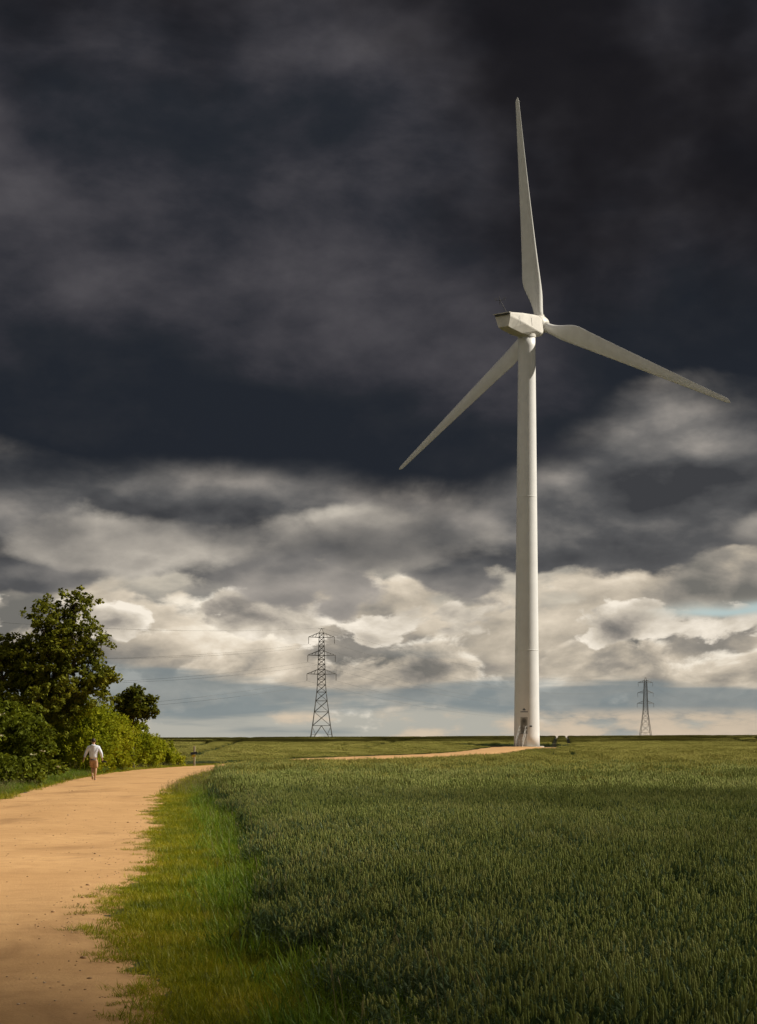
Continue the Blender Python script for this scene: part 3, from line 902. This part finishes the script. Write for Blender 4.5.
def curved_plate(name, m, x0, x1, z0, z1, off, parent, thick=0.03):
    bm = bmesh.new(); n = 8; rings = []
    for i in range(n + 1):
        xa = x0 + (x1 - x0) * i / n
        q = []
        for (z, o) in ((z0, off), (z1, off), (z1, off + thick), (z0, off + thick)):
            r = tower_r(z); q.append(dpt(xa, math.sqrt(max(0, r * r - xa * xa)) + o, z))
        rings.append(q)
    bm_loft(bm, rings); return bm_obj(name, bm, m, parent)


PLAT = 2.05
bm = bmesh.new()
door_frame = curved_plate('door_frame', M_STEEL, -0.52, 0.52, PLAT - 0.02, PLAT + 2.36, -0.01, turbine, 0.05)
bm.free()


def oval_door():
    bm = bmesh.new(); n = 28; f, b = [], []
    for k in range(n):
        a = 2 * math.pi * k / n
        x = 0.40 * max(-1, min(1, 1.15 * math.cos(a))); z = PLAT + 1.16 + 1.06 * max(-1, min(1, 1.08 * math.sin(a)))
        r = tower_r(z); y = math.sqrt(r * r - x * x)
        f.append(dpt(x, y + 0.075, z)); b.append(dpt(x, y - 0.02, z))
    bm_loft(bm, [b, f]); return bm_obj('door', bm, M_DOOR, turbine)
door = oval_door()
bm = bmesh.new(); rr = tower_r(PLAT + 1.1)
bm_box(bm, dpt(0.28, rr + 0.11, PLAT + 1.1), (0.05, 0.07, 0.22), DROT); bm_obj('handle', bm, M_DGREY, door)
bm = bmesh.new()
for k in range(5): bm_box(bm, dpt(0, rr + 0.082, PLAT + 1.62 + 0.09 * k), (0.44, 0.03, 0.035), DROT)
bm_obj('louvre', bm, M_DGREY, door)

stair = empty('staircase'); stair.parent = turbine
RUN = 2.35; y0 = tower_r(PLAT) + 0.05; y1 = y0 + 0.95; y2 = y1 + RUN
for s in (-1, 1):
    bm = bmesh.new()
    d = dpt(0, y2 - y1, 0.1 - PLAT); L = math.hypot(RUN, PLAT - 0.1)
    rot = DROT @ Matrix.Rotation(-math.atan2(PLAT - 0.1, RUN), 4, 'X')
    bm_box(bm, dpt(s * 0.47, (y1 + y2) / 2, PLAT / 2), (0.05, L, 0.22), rot)
    bm_obj('stringer', bm, M_STEEL, stair)
    bm = bmesh.new()
    top_a, top_b, top_c = dpt(s * 0.47, y0 + 0.05, PLAT + 1.05), dpt(s * 0.47, y1, PLAT + 1.05), dpt(s * 0.47, y2, 1.08)
    for a, b in ((top_a, top_b), (top_b, top_c), (top_a - Vector((0, 0, .5)), top_b - Vector((0, 0, .5))), (top_b - Vector((0, 0, .5)), top_c - Vector((0, 0, .5)))):
        bm_rod(bm, a, b, 0.035, n=8)
    for f in (0.0, 0.33, 0.67, 1.0):
        p = top_b.lerp(top_c, f); bm_rod(bm, p, p - Vector((0, 0, 1.02)), 0.03, n=8)
    bm_rod(bm, top_a, top_a - Vector((0, 0, 1.04)), 0.03, n=8)
    bm_obj('handrail', bm, M_STEEL, stair)
    for yy in (y0 + 0.12, y1 - 0.06):
        bm = bmesh.new(); bm_rod(bm, dpt(s * 0.43, yy, 0.0), dpt(s * 0.43, yy, PLAT - 0.05), 0.045, n=8); bm_obj('post', bm, M_STEEL, stair)
bm = bmesh.new(); bm_box(bm, dpt(0, (y0 + y1) / 2, PLAT - 0.02), (0.90, y1 - y0, 0.06), DROT); bm_obj('platform', bm, M_DGREY, stair)
for k in range(1, 9):
    bm = bmesh.new(); f = k / 9
    bm_box(bm, dpt(0, y1 + RUN * f, PLAT * (1 - f) + 0.02), (0.88, 0.25, 0.04), DROT); bm_obj('tread', bm, M_STEEL, stair)
# switch box right of the door
bm = bmesh.new(); r = tower_r(3.1); bm_box(bm, dpt(0.95, math.sqrt(r * r - 0.9) + 0.08, 3.1), (0.34, 0.16, 0.20), DROT); bm_obj('switch_box', bm, M_DGREY, turbine)
# emblem: a small disc with wings above a row of short strokes (too small in the photograph to read)
lz = PLAT + 3.1
emblem = curved_plate('emblem', M_LOGO, -0.20, 0.20, lz + 0.22, lz + 0.40, 0.004, turbine, 0.006)
curved_plate('emblem_wing', M_LOGO, -0.10, 0.10, lz + 0.43, lz + 0.52, 0.004, emblem, 0.006)
for k in range(6):
    xa = -0.52 + k * 0.178
    curved_plate('letter_stroke', M_LOGO, xa, xa + 0.13, lz - 0.06, lz + 0.09, 0.004, emblem, 0.006)

# nacelle, pointing away to the windward side
PSI = math.radians(38)
nac = empty('nacelle_assembly', (0, 0, TOWER_H), -PSI); nac.parent = turbine; nac.rotation_euler = (R(5), 0, -PSI)
yaw = bmesh.new(); bm_loft(yaw, [ring(1.30, -0.10), ring(1.30, 0.34), ring(1.2, 0.42)]); bm_obj('yaw_bearing', yaw, M_NAC, nac, False)
st = [  # along axis, half width top / middle / bottom, heights bottom / middle / top
    (-5.95, 1.22, 1.26, 0.85, 0.95, 2.30, 2.86), (-5.2, 1.30, 1.36, 0.85, 0.72, 2.16, 2.94), (-2.6, 1.42, 1.56, 0.92, 0.22, 1.50, 3.04), (0.3, 1.42, 1.62, 1.05, 0.02, 0.75, 3.06),
    (1.4, 1.36, 1.60, 1.15, 0.04, 0.52, 3.02), (2.35, 1.16, 1.44, 1.05, 0.22, 0.60, 2.86)]
bm = bmesh.new(); rings = []
for (t, wt, wm, wb, zb, zm, zt) in st:
    rings.append([(-wb, t, zb), (wb, t, zb), (wm, t, zm), (wt * 1.03, t, zt - 0.22), (wt * 0.86, t, zt), (-wt * 0.86, t, zt), (-wt * 1.03, t, zt - 0.22), (-wm, t, zm)])
bm_loft(bm, rings)
bmesh.ops.bevel(bm, geom=[e for e in bm.edges], offset=0.05, segments=2, affect='EDGES')
shell = bm_obj('nacelle_shell', bm, M_NAC, nac)
bm = bmesh.new(); bm_box(bm, (0, -6.03, 2.64), (2.40, 0.30, 0.20)); bm_obj('rear_hood', bm, M_DGREY, nac)
bm = bmesh.new(); bm_box(bm, (0, -6.02, 2.82), (2.80, 0.62, 0.09)); bm_obj('roof_lip', bm, M_NAC, nac)
bm = bmesh.new(); bm_box(bm, (0.1, -1.2, 3.08), (1.1, 1.5, 0.26)); bmesh.ops.bevel(bm, geom=list(bm.edges), offset=0.06, segments=2, affect='EDGES')
bm_obj('roof_hatch', bm, M_NAC, nac)
for t in (-3.9, -0.9):
    bm = bmesh.new(); bm_box(bm, (1.55, t, 1.9), (0.02, 0.03, 1.2), Matrix.Rotation(R(-4), 4, 'Y')); bm_obj('panel_seam', bm, M_DGREY, shell)
mast = bmesh.new(); bm_rod(mast, (0.3, -5.2, 2.85), (-0.5, -5.8, 4.9), 0.035); bm_rod(mast, (-0.5, -5.8, 4.1), (-0.5, -5.8, 5.3), 0.03)
bm_rod(mast, (-1.0, -6.0, 4.75), (0.2, -5.5, 4.75), 0.03); wm = bm_obj('wind_mast', mast, M_DGREY, nac)
for xx, yy in ((-1.0, -6.0), (0.2, -5.5)):
    bm = bmesh.new(); bm_rod(bm, (xx, yy, 4.7), (xx, yy, 5.0), 0.03)
    for k in range(3):
        a = k * 2.094; bm_rod(bm, (xx, yy, 5.0), (xx + 0.16 * math.cos(a), yy + 0.16 * math.sin(a), 5.0), 0.015)
        bmesh.ops.create_icosphere(bm, subdivisions=1, radius=0.06, matrix=Matrix.Translation((xx + 0.18 * math.cos(a), yy + 0.18 * math.sin(a), 5.0)))
    bm_obj('anemometer', bm, M_DGREY, wm)

ROT_T, ROT_Z = 3.55, 2.10
rotor = empty('rotor', (0, ROT_T, ROT_Z)); rotor.parent = nac
bm = bmesh.new(); prof = [(-1.25, 0.95), (-1.05, 1.18), (-0.5, 1.30), (0.3, 1.30), (0.9, 1.12), (1.35, 0.78), (1.65, 0.36), (1.74, 0.03)]
bm_loft(bm, [[(r * math.cos(2 * math.pi * k / 40), t, r * math.sin(2 * math.pi * k / 40)) for k in range(40)] for t, r in prof])
bm_obj('hub', bm, M_NAC, rotor, True)
BL = 33.0


def blade_mesh():
    bm = bmesh.new(); rings = []; n = 22
    for r in list(np.linspace(1.0, 7.0, 9)) + list(np.linspace(8, BL - 0.6, 18)) + [BL - 0.2, BL]:
        f = sm((r - 1.6) / 5.2)
        chord = (1.35 * (1 - f) + f * (2.75 - (r - 7) * 0.083)) if r > 1.6 else 1.35
        if r > 7: chord = 2.75 * (1 - 0.80 * ((r - 7) / (BL - 7)) ** 0.85)
        if r > BL - 0.5: chord *= 0.55 if r < BL else 0.12
        th = 1.0 * (1 - f) + f * (0.32 - 0.08 * min(1, (r - 5) / 22)) if r < 27 else 0.24
        tw = math.radians(16 * (1 - min(1, r / (BL * 0.85))) ** 1.4 + 3)
        q = []
        for k in range(n):
            a = 2 * math.pi * k / n
            cxx = math.cos(a); s = math.sin(a)
            x = chord * (0.5 * cxx)                                   # leading edge at +x
            y = chord * th * 0.5 * s * (1 if f < 0.05 else (1 - f) + f * (0.62 + 0.38 * cxx + 0.20 * (1 - cxx * cxx)))
            x -= f * chord * 0.20
            q.append((x * math.cos(tw) - y * math.sin(tw), x * math.sin(tw) + y * math.cos(tw) + 0.00055 * r * r, r))
        rings.append(q)
    bm_loft(bm, rings); bmesh.ops.recalc_face_normals(bm, faces=bm.faces)
    me = bpy.data.meshes.new('blade'); bm.to_mesh(me); bm.free(); me.materials.append(M_GRP)
    for p in me.polygons: p.use_smooth = True
    return me
bme = blade_mesh()
bmc = bmesh.new(); bm_loft(bmc, [ring(0.80, 0.95, 32), ring(0.80, 1.28, 32)])
cuff_me = bpy.data.meshes.new('blade_root'); bmc.to_mesh(cuff_me); bmc.free(); cuff_me.materials.append(M_NAC)
AR = 26.0
for ang in (-AR, 120 - AR, 240 - AR):                             # measured from the rotor plane's horizontal
    o = obj('blade', bme, rotor); o.cycles.shadow_terminator_geometry_offset = 0.3
    o.rotation_euler = (0, math.radians(90 - ang), 0)             # +Z of the blade out along its angle
    c_ = obj('blade_root', cuff_me, o)


# ------------------------------------------------------------------ pylons and their wires
M_LAT = mat('weathered_steel', (0.21, 0.20, 0.185), 0.7, 0.2, 2, metal=0.2)
M_INS = mat('insulator_glaze', (0.10, 0.075, 0.06), 0.4, 0.2)
M_WIRE = mat('aluminium_conductor', (0.16, 0.16, 0.155), 0.55, 0.1, metal=0.3)
PYL_H = 42.0
ARMS = [(25.2, 5.3), (32.0, 5.0), (38.6, 4.7)]                      # height, reach


def pyl_w(z):                                                      # half width of the body
    return 4.3 - (4.3 - 1.55) * (z / 20.0) ** 0.85 if z < 20 else 1.55 - 0.75 * (z - 20) / (PYL_H - 1 - 20)


def make_pylon(loc, rz, label, group, size):
    root = empty('transmission_tower', loc, rz); root.scale = (size, size, size); tag(root, label, 'pylon', group)
    zs = [0, 6.5, 11.5, 15.5, 18.7, 21.3, 23.4, 25.2, 27.0, 28.8, 30.5, 32.0, 33.7, 35.4, 37.0, 38.6, 40.2]
    B = 0.14
    for sx_ in (-1, 1):
        for sy_ in (-1, 1):
            bm = bmesh.new()
            for a, b in zip(zs, zs[1:]):
                bm_rod(bm, (sx_ * pyl_w(a), sy_ * pyl_w(a), a), (sx_ * pyl_w(b), sy_ * pyl_w(b), b), B, n=4)
            bm_obj('leg', bm, M_LAT, root)
    for axis in (0, 1):
        for s in (-1, 1):
            bm = bmesh.new()
            def P2(u, z): w = pyl_w(z); return (u * w, s * w, z) if axis == 0 else (s * w, u * w, z)
            for i, (a, b) in enumerate(zip(zs, zs[1:])):
                r = 0.072
                if i == 0:
                    bm_rod(bm, P2(-1, a), P2(0, b), r, n=4); bm_rod(bm, P2(1, a), P2(0, b), r, n=4)
                    m1 = Vector(P2(-1, a)).lerp(Vector(P2(0, b)), .5); m2 = Vector(P2(1, a)).lerp(Vector(P2(0, b)), .5)
                    bm_rod(bm, m1, P2(-1, 3.25), 0.05, n=4); bm_rod(bm, m2, P2(1, 3.25), 0.05, n=4)
                    bm_rod(bm, m1, P2(-0.92, 5.6), 0.05, n=4); bm_rod(bm, m2, P2(0.92, 5.6), 0.05, n=4)
                else:
                    bm_rod(bm, P2(-1, a), P2(1, b), r, n=4); bm_rod(bm, P2(1, a), P2(-1, b), r, n=4)
                bm_rod(bm, P2(-1, b), P2(1, b), r, n=4)
            bm_obj('bracing', bm, M_LAT, root)
    for z, reach in ARMS:
        for s in (-1, 1):
            bm = bmesh.new(); w = pyl_w(z); w2 = pyl_w(z + 1.7); tip = (s * reach, 0, z + 0.15)
            for sy_ in (-1, 1):
                bm_rod(bm, (s * w, sy_ * w, z), tip, 0.10, n=4); bm_rod(bm, (s * w2, sy_ * w2, z + 1.7), tip, 0.09, n=4)
                for f in (0.35, 0.65):
                    a = Vector((s * w, sy_ * w, z)).lerp(Vector(tip), f); b = Vector((s * w2, sy_ * w2, z + 1.7)).lerp(Vector(tip), f - 0.15)
                    bm_rod(bm, a, b, 0.05, n=4)
            arm = bm_obj('crossarm', bm, M_LAT, root)
            bm = bmesh.new()
            for k in range(9):
                zz = z + 0.05 - 0.26 * k; bm_rod(bm, (s * reach, 0, zz), (s * reach, 0, zz - 0.12), 0.17, 0.10, 8)
            bm_rod(bm, (s * reach, 0, z + 0.1), (s * reach, 0, z - 2.4), 0.05, n=6)
            bm_obj('insulator', bm, M_INS, arm)
    bm = bmesh.new(); w = pyl_w(40.2)
    for sx_ in (-1, 1):
        for sy_ in (-1, 1): bm_rod(bm, (sx_ * w, sy_ * w, 40.2), (0, 0, PYL_H), 0.09, n=4)
    bm_rod(bm, (-1.15, 0, PYL_H - 0.3), (1.15, 0, PYL_H - 0.3), 0.08, n=4)
    bm_obj('peak', bm, M_LAT, root)
    return root


def gpt(px, d): return (px - 378.5) / FPX * d
PD1, PD2 = 562.0, 1102.0
P1 = Vector((gpt(321.5, PD1), PD1)); P2_ = Vector((gpt(645.5, PD2), PD2))
step = P2_ - P1
PZ1, PZ2 = gzf(*P1), gzf(*P2_)
PS1 = (CAM_H + (HORIZON - 628) / FPX * PD1 - PZ1) / PYL_H
PS2 = (CAM_H + (HORIZON - 677.5) / FPX * PD2 - PZ2) / PYL_H
PAZ = math.atan2(step.y, step.x) - math.pi / 2
g_p = 'pylons carrying the power line beyond the ridge'
# arms stand square to the line of towers
make_pylon((P1.x, P1.y, PZ1), PAZ + R(18), 'larger lattice pylon on the skyline, farther from the turbine', g_p, PS1)
make_pylon((P2_.x, P2_.y, PZ2), PAZ + R(18), 'smaller, more distant lattice pylon rising beyond the ridge', g_p, PS2)


def wires():
    P0, P3 = P1 - step, P2_ + step
    spans = [(P0, PZ1, PS1, P1, PZ1, PS1, 13.5), (P1, PZ1, PS1, P2_, PZ2, PS2, 9.0), (P2_, PZ2, PS2, P3, PZ2, PS2, 9.0)]
    ax = Vector((math.cos(PAZ + R(18)), math.sin(PAZ + R(18))))
    hooks = [(s * r, z - 2.4, nm) for (z, r), nm in zip(ARMS, ('lowest', 'middle', 'top')) for s in (-1, 1)] + [(0.0, PYL_H, 'earth')]
    for off, z, nm in hooks:
        pts = []
        for (A, za, ka, B, zb, kb, sag) in spans:
            a = A + ax * off * ka; b = B + ax * off * kb
            for k in range(29):
                t = k / 28
                if pts and k == 0: continue
                s = sag * (0.8 if nm == 'earth' else 1.0)
                pts.append((a.x + (b.x - a.x) * t, a.y + (b.y - a.y) * t, (za + z * ka) * (1 - t) + (zb + z * kb) * t - s * 4 * t * (1 - t)))
        q = QM(); r = 0.024
        V = np.array(pts); n = len(V)
        VV = np.concatenate([V + (0, 0, r), V + (r, -r * .5, -r * .6), V + (-r, r * .5, -r * .6)])
        F = [[i + j * n, i + 1 + j * n, i + 1 + ((j + 1) % 3) * n, i + ((j + 1) % 3) * n] for i in range(n - 1) for j in range(3)]
        o = obj('power_line', mesh_np('power_line', VV, F, [M_WIRE]))
        lab = 'earth wire strung between the pylon peaks' if nm == 'earth' else 'conductor hung from the %s pylon arms on the %s' % (nm, 'side towards the turbine' if off > 0 else 'side away from the turbine')
        tag(o, lab, 'power line', 'wires strung between the pylons')
wires()


# ------------------------------------------------------------------ waymark post at the bend
def waymark():
    d = 70.5 * K; x = gpt(194.3, d)
    root = empty('waymark_post', (x, d, gzf(x, d))); tag(root, 'short pale wooden waymark post with dark blue and yellow boards at the bend', 'signpost')
    bm = bmesh.new(); bm_box(bm, (0, 0, 0.60), (0.11, 0.11, 1.36)); bmesh.ops.bevel(bm, geom=list(bm.edges), offset=0.012, segments=1, affect='EDGES')
    bm_obj('post', bm, mat('post_wood', (0.42, 0.36, 0.27), 0.85, 0.3, 9), root)
    bm = bmesh.new(); bm_box(bm, (-0.02, -0.085, 0.83), (0.44, 0.03, 0.15), Matrix.Rotation(R(-8), 4, 'Y')); bm_obj('sign_board', bm, mat('blue_sign', (0.025, 0.035, 0.075), 0.5, 0.1), root)
    bm = bmesh.new(); bm_box(bm, (-0.04, -0.075, 0.66), (0.24, 0.02, 0.13)); bm_obj('sign_plate', bm, mat('yellow_sign', (0.62, 0.42, 0.03), 0.5, 0.1), root)
waymark()


# ------------------------------------------------------------------ the walker
def skin_mesh(name, chains, mat_, parent, sub=2, root=0):
    """chains: lists of (key, (x,y,z), rx, ry); repeated keys join"""
    idx, V, Rr, E = {}, [], [], []
    for ch in chains:
        prev = None
        for key, p, rx, ry in ch:
            if key not in idx: idx[key] = len(V); V.append(p); Rr.append((rx, ry))
            if prev is not None: E.append((prev, idx[key]))
            prev = idx[key]
    me = bpy.data.meshes.new(name); me.from_pydata(V, E, []); me.materials.append(mat_)
    o = obj(name, me, parent)
    md = o.modifiers.new('skin', 'SKIN'); md.use_smooth_shade = True
    for i, r in enumerate(Rr):
        me.skin_vertices[0].data[i].radius = r; me.skin_vertices[0].data[i].use_root = (i == root)
    sd = o.modifiers.new('sub', 'SUBSURF'); sd.levels = sub; sd.render_levels = sub
    return o


def hand(side, wrist, elbow, curl):
    """palm and five fingers as chains hanging from the wrist"""
    w, e_ = Vector(wrist), Vector(elbow)
    d = (w - e_).normalized(); fw = Vector((0, 1, 0)); n = d.cross(fw).normalized(); fw = n.cross(d).normalized()
    pk = side + 'palm'; palm = w + d * 0.055
    ch = [[(side + 'wrist', w, .024, .024), (pk, palm, .034, .022)]]
    for k, (off, L) in enumerate(((0.030, .072), (0.010, .080), (-0.010, .076), (-0.030, .060))):
        b = palm + d * 0.045 + fw * off
        inw = n * (-1 if side == 'l' else 1)
        m = b + d * L * 0.5 + inw * 0.012 * curl; t = m + d * L * (0.5 - 0.25 * curl) + inw * 0.03 * curl
        ch.append([(pk, palm, .034, .022), (side + 'fa%d' % k, b, .010, .010), (side + 'fb%d' % k, m, .009, .009), (side + 'fc%d' % k, t, .007, .007)])
    tb = w + d * 0.035 + fw * 0.036
    ch.append([(pk, palm, .034, .022), (side + 'th0', tb, .012, .012), (side + 'th1', tb + d * 0.04 + fw * 0.016, .010, .010), (side + 'th2', tb + d * 0.068 + fw * 0.014, .008, .008)])
    return ch


def build_person():
    d = 45.5 * K; x = gpt(93.5, d)
    z = gzf(x, d) + 0.03
    root = empty('person', (x, d, z), R(6)); root.scale = (1.03, 0.985, 0.985)
    tag(root, 'person in pale grey hooded jacket and tan shorts walking away along the path', 'person')
    skin = mat('skin', (0.52, 0.31, 0.20), 0.55, 0.08, 12); cloth = mat('jacket_cloth', (0.70, 0.75, 0.86), 0.85, 0.10, 9, 0.4, 30)
    shorts = mat('shorts_cloth', (0.42, 0.26, 0.15), 0.9, 0.12, 9, 0.3, 30); hairm = mat('hair', (0.030, 0.017, 0.010), 0.6, 0.3, 30, 0.5, 60)
    shoe = mat('shoe_canvas', (0.36, 0.27, 0.20), 0.8, 0.15, 20); band = mat('hem_cloth', (0.13, 0.13, 0.16), 0.9, 0.1)
    pel = (0, 0, 0.96)
    rh, rk, ra = (0.085, 0, 0.90), (0.085, -0.015, 0.50), (0.055, -0.03, 0.085)       # right leg carries the weight
    lh, lk, la = (-0.085, 0, 0.90), (-0.050, 0.13, 0.52), (-0.035, -0.10, 0.23)       # left leg swings through, knee bent
    rs, re, rw = (0.185, -0.01, 1.36), (0.305, -0.03, 1.14), (0.345, 0.07, 0.91)
    ls, le, lw = (-0.185, 0.0, 1.36), (-0.300, 0.02, 1.14), (-0.365, -0.06, 0.92)
    head = [('pel', pel, .135, .105), ('waist', (0, 0, 1.10), .125, .095), ('chest', (0, -0.01, 1.30), .150, .105), ('upper', (0, -0.01, 1.42), .120, .085),
            ('neck', (0, 0.0, 1.51), .052, .052), ('jaw', (0, 0.025, 1.575), .066, .075), ('skull', (0, 0.012, 1.66), .078, .092), ('crown', (0, 0.005, 1.725), .050, .062)]
    ch = [head,
          [head[0], ('rh', rh, .088, .088), ('rk0', (0.086, .0, .62), .062, .066), ('rk', rk, .053, .055), ('rc', (0.076, -.04, .36), .054, .056), ('ra', ra, .034, .036), ('rt', (0.062, .10, .045), .036, .026)],
          [head[0], ('lh', lh, .088, .088), ('lk0', (-0.062, .085, .63), .062, .066), ('lk', lk, .053, .055), ('lc', (-0.046, .02, .40), .052, .054), ('la', la, .034, .036), ('lt', (-0.036, -.03, .105), .034, .026)],
          [head[3], ('rs', rs, .058, .058), ('re', re, .040, .040), ('rf', (0.325, .02, 1.04), .038, .038), ('rwrist', rw, .024, .024)],
          [head[3], ('ls', ls, .058, .058), ('le', le, .040, .040), ('lf', (-0.335, -.02, 1.04), .038, .038), ('lwrist', lw, .024, .024)]]
    ch += hand('r', rw, re, 1.0) + hand('l', lw, le, 0.5)
    body = skin_mesh('body', ch, skin, root)
    # ears and nose sit on the head
    for s in (-1, 1):
        bm = bmesh.new(); bmesh.ops.create_uvsphere(bm, u_segments=10, v_segments=6, radius=1, matrix=Matrix.Translation((s * 0.080, 0.0, 1.64)) @ Matrix.Diagonal((.012, .022, .034, 1)))
        bm_obj('ear', bm, skin, root, True)
    bm = bmesh.new(); bm_loft(bm, [[(-.016, .095, 1.61), (.016, .095, 1.61), (.006, .088, 1.665), (-.006, .088, 1.665)], [(-.008, .122, 1.612), (.008, .122, 1.612), (.004, .10, 1.66), (-.004, .10, 1.66)]])
    bm_obj('nose', bm, skin, root)
    # hair: a cap over skull and nape
    bm = bmesh.new(); bmesh.ops.create_uvsphere(bm, u_segments=20, v_segments=14, radius=1)
    for v in list(bm.verts):
        if v.co.z < -0.75 or (v.co.y > 0.35 and v.co.z < 0.35): bm.verts.remove(v)
    for v in bm.verts:
        v.co = Vector((v.co.x * .086, v.co.y * .104 - 0.006, v.co.z * .104 + 1.668)) * 1.0
    bm_obj('hair', bm, hairm, root, True)
    jac = skin_mesh('jacket', [
        [('hem', (0, 0, 0.865), .190, .152), ('b1', (0, -.005, 1.10), .178, .135), ('b2', (0, -.012, 1.28), .186, .138), ('b3', (0, -.012, 1.40), .165, .115), ('b4', (0, -.015, 1.485), .088, .080)],
        [('b3', (0, -.012, 1.40), .165, .115), ('rs', (0.190, -.01, 1.375), .100, .096), ('re', (0.308, -.03, 1.14), .066, .066), ('rc', (0.343, .06, 0.935), .044, .044)],
        [('b3', (0, -.012, 1.40), .165, .115), ('ls', (-0.190, 0, 1.375), .100, .096), ('le', (-0.303, .02, 1.14), .066, .066), ('lc', (-0.362, -.05, 0.945), .044, .044)]], cloth, root, 2, 2)
    skin_mesh('hood', [[('h0', (-0.085, -.055, 1.485), .040, .034), ('h1', (0, -.105, 1.45), .058, .046), ('h2', (0.085, -.055, 1.485), .040, .034)]], cloth, jac)
    skin_mesh('hem_band', [[('w0', (0, 0, 0.825), .192, .156), ('w1', (0, 0, 0.905), .196, .158)]], band, jac, 1)
    skin_mesh('shorts', [
        [('p', (0, 0, 0.86), .175, .140), ('p2', (0, 0, 0.93), .165, .130)],
        [('p', (0, 0, 0.86), .175, .140), ('r1', (0.090, .0, .74), .100, .104), ('r2', (0.092, -.004, .50), .096, .100)],
        [('p', (0, 0, 0.86), .175, .140), ('l1', (-0.078, .045, .74), .098, .102), ('l2', (-0.056, .115, .54), .094, .098)]], shorts, root, 2)
    skin_mesh('shoe', [[('a', (0.055, -.060, .045), .044, .042), ('b', (0.060, .05, .040), .048, .036), ('c', (0.064, .135, .030), .040, .026)]], shoe, root)
    skin_mesh('shoe', [[('a', (-0.035, -.125, .20), .042, .042), ('b', (-0.036, -.06, .105), .046, .036), ('c', (-0.036, -.03, .035), .038, .028)]], shoe, root)
    # what the right hand holds
    c, s = math.cos(R(6)), math.sin(R(6))
    def wpt(p): return (x + (p[0] * c * 1.03 - p[1] * s), d + p[0] * s + p[1] * c, z + p[2])
    cam_root = empty('handheld_camera', wpt((0.375, 0.105, 0.775)), R(6))
    tag(cam_root, 'small black camera held low in the walker\'s hand', 'camera')
    blk = mat('black_plastic', (0.012, 0.012, 0.013), 0.45, 0.1)
    bm = bmesh.new(); bm_box(bm, (0, 0, 0.0), (0.13, 0.06, 0.085)); bmesh.ops.bevel(bm, geom=list(bm.edges), offset=0.012, segments=2, affect='EDGES'); bm_obj('camera_body', bm, blk, cam_root)
    bm = bmesh.new(); bm_rod(bm, (0.06, 0, -0.005), (0.14, 0, -0.02), 0.034, 0.036, 18); bm_obj('lens', bm, blk, cam_root)
    bm = bmesh.new(); bm_box(bm, (0.0, 0, 0.052), (0.045, 0.045, 0.03)); bm_obj('viewfinder_hump', bm, blk, cam_root)
build_person()


# ------------------------------------------------------------------ unseen cloud puffs added towards the sun to shade the fields
def build_shade_cloud():
    g = np.random.default_rng(55)
    base = bmesh.new(); bmesh.ops.create_icosphere(base, subdivisions=1, radius=1.0)
    bv = np.array([v.co[:] for v in base.verts]); bf = np.array([[v.index for v in f.verts] for f in base.faces]); base.free()
    H = 330.0; t = H / SUN.z; sh = np.array([SUN.x * t, SUN.y * t, H])
    m = mat('shade_puff', (0.75, 0.75, 0.76), 1.0, 0.05, 0.05, spec=0.0)

    def shade_cloud(x0, x1, y0, y1, depth, r0, r1, label):
        """unseen puffs added thickly enough to give the optical depth depth(x, y) over the ground below"""
        rm = (r0 + r1) / 2; tmax = 2.4
        n_c = int(tmax * (x1 - x0) * (y1 - y0) / (math.pi * rm * rm * 1.1))
        x = g.uniform(x0, x1, n_c); y = g.uniform(y0, y1, n_c)
        keep = g.random(n_c) < depth(x, y) / tmax
        V, F, n = [], [], 0
        for a, b in zip(x[keep], y[keep]):
            r = g.uniform(r0, r1)
            d = bv * (1 + g.normal(0, 0.12, (len(bv), 1)))
            V.append(d * r * np.array([1.15, 1.0, 0.8]) + sh + (a, b, g.uniform(-4, 4))); F.append(bf + n); n += len(bv)
        o = obj('shade_cloud', mesh_np('shade_cloud', np.concatenate(V), np.concatenate(F), [m], True))
        tag(o, label, 'shade_cloud', kind='stuff')

    def near(x, y):
        L = np.interp(x, [-8, -2.5, 0, 3], [2.6, 3.4, 9, 14])
        tau = np.interp(x, [-2.5, 0.5], [1.5, 0.55]) * np.exp(-np.clip(y - 12.5, 0, None) / L)
        return np.clip(tau + 0.42 * np.clip((x - 1) / (0.17 * np.clip(y, 8, 90)), 0, 1.4) * np.exp(-np.clip(y - 30, 0, None) / 28), 0, 2.4)
    shade_cloud(-14, 45, -14, 105, near, 0.9, 2.1, 'unseen puffs added between the sun and the near field to shade it')

    def far(x, y): return 1.6 * sm((y - (163 + 0.03 * x) * K) / 24.0) * np.ones_like(x)
    shade_cloud(-140, 150, 158 * K, 285 * K, far, 3.0, 5.5, 'unseen puffs added to shade the far slope of the field')
build_shade_cloud()
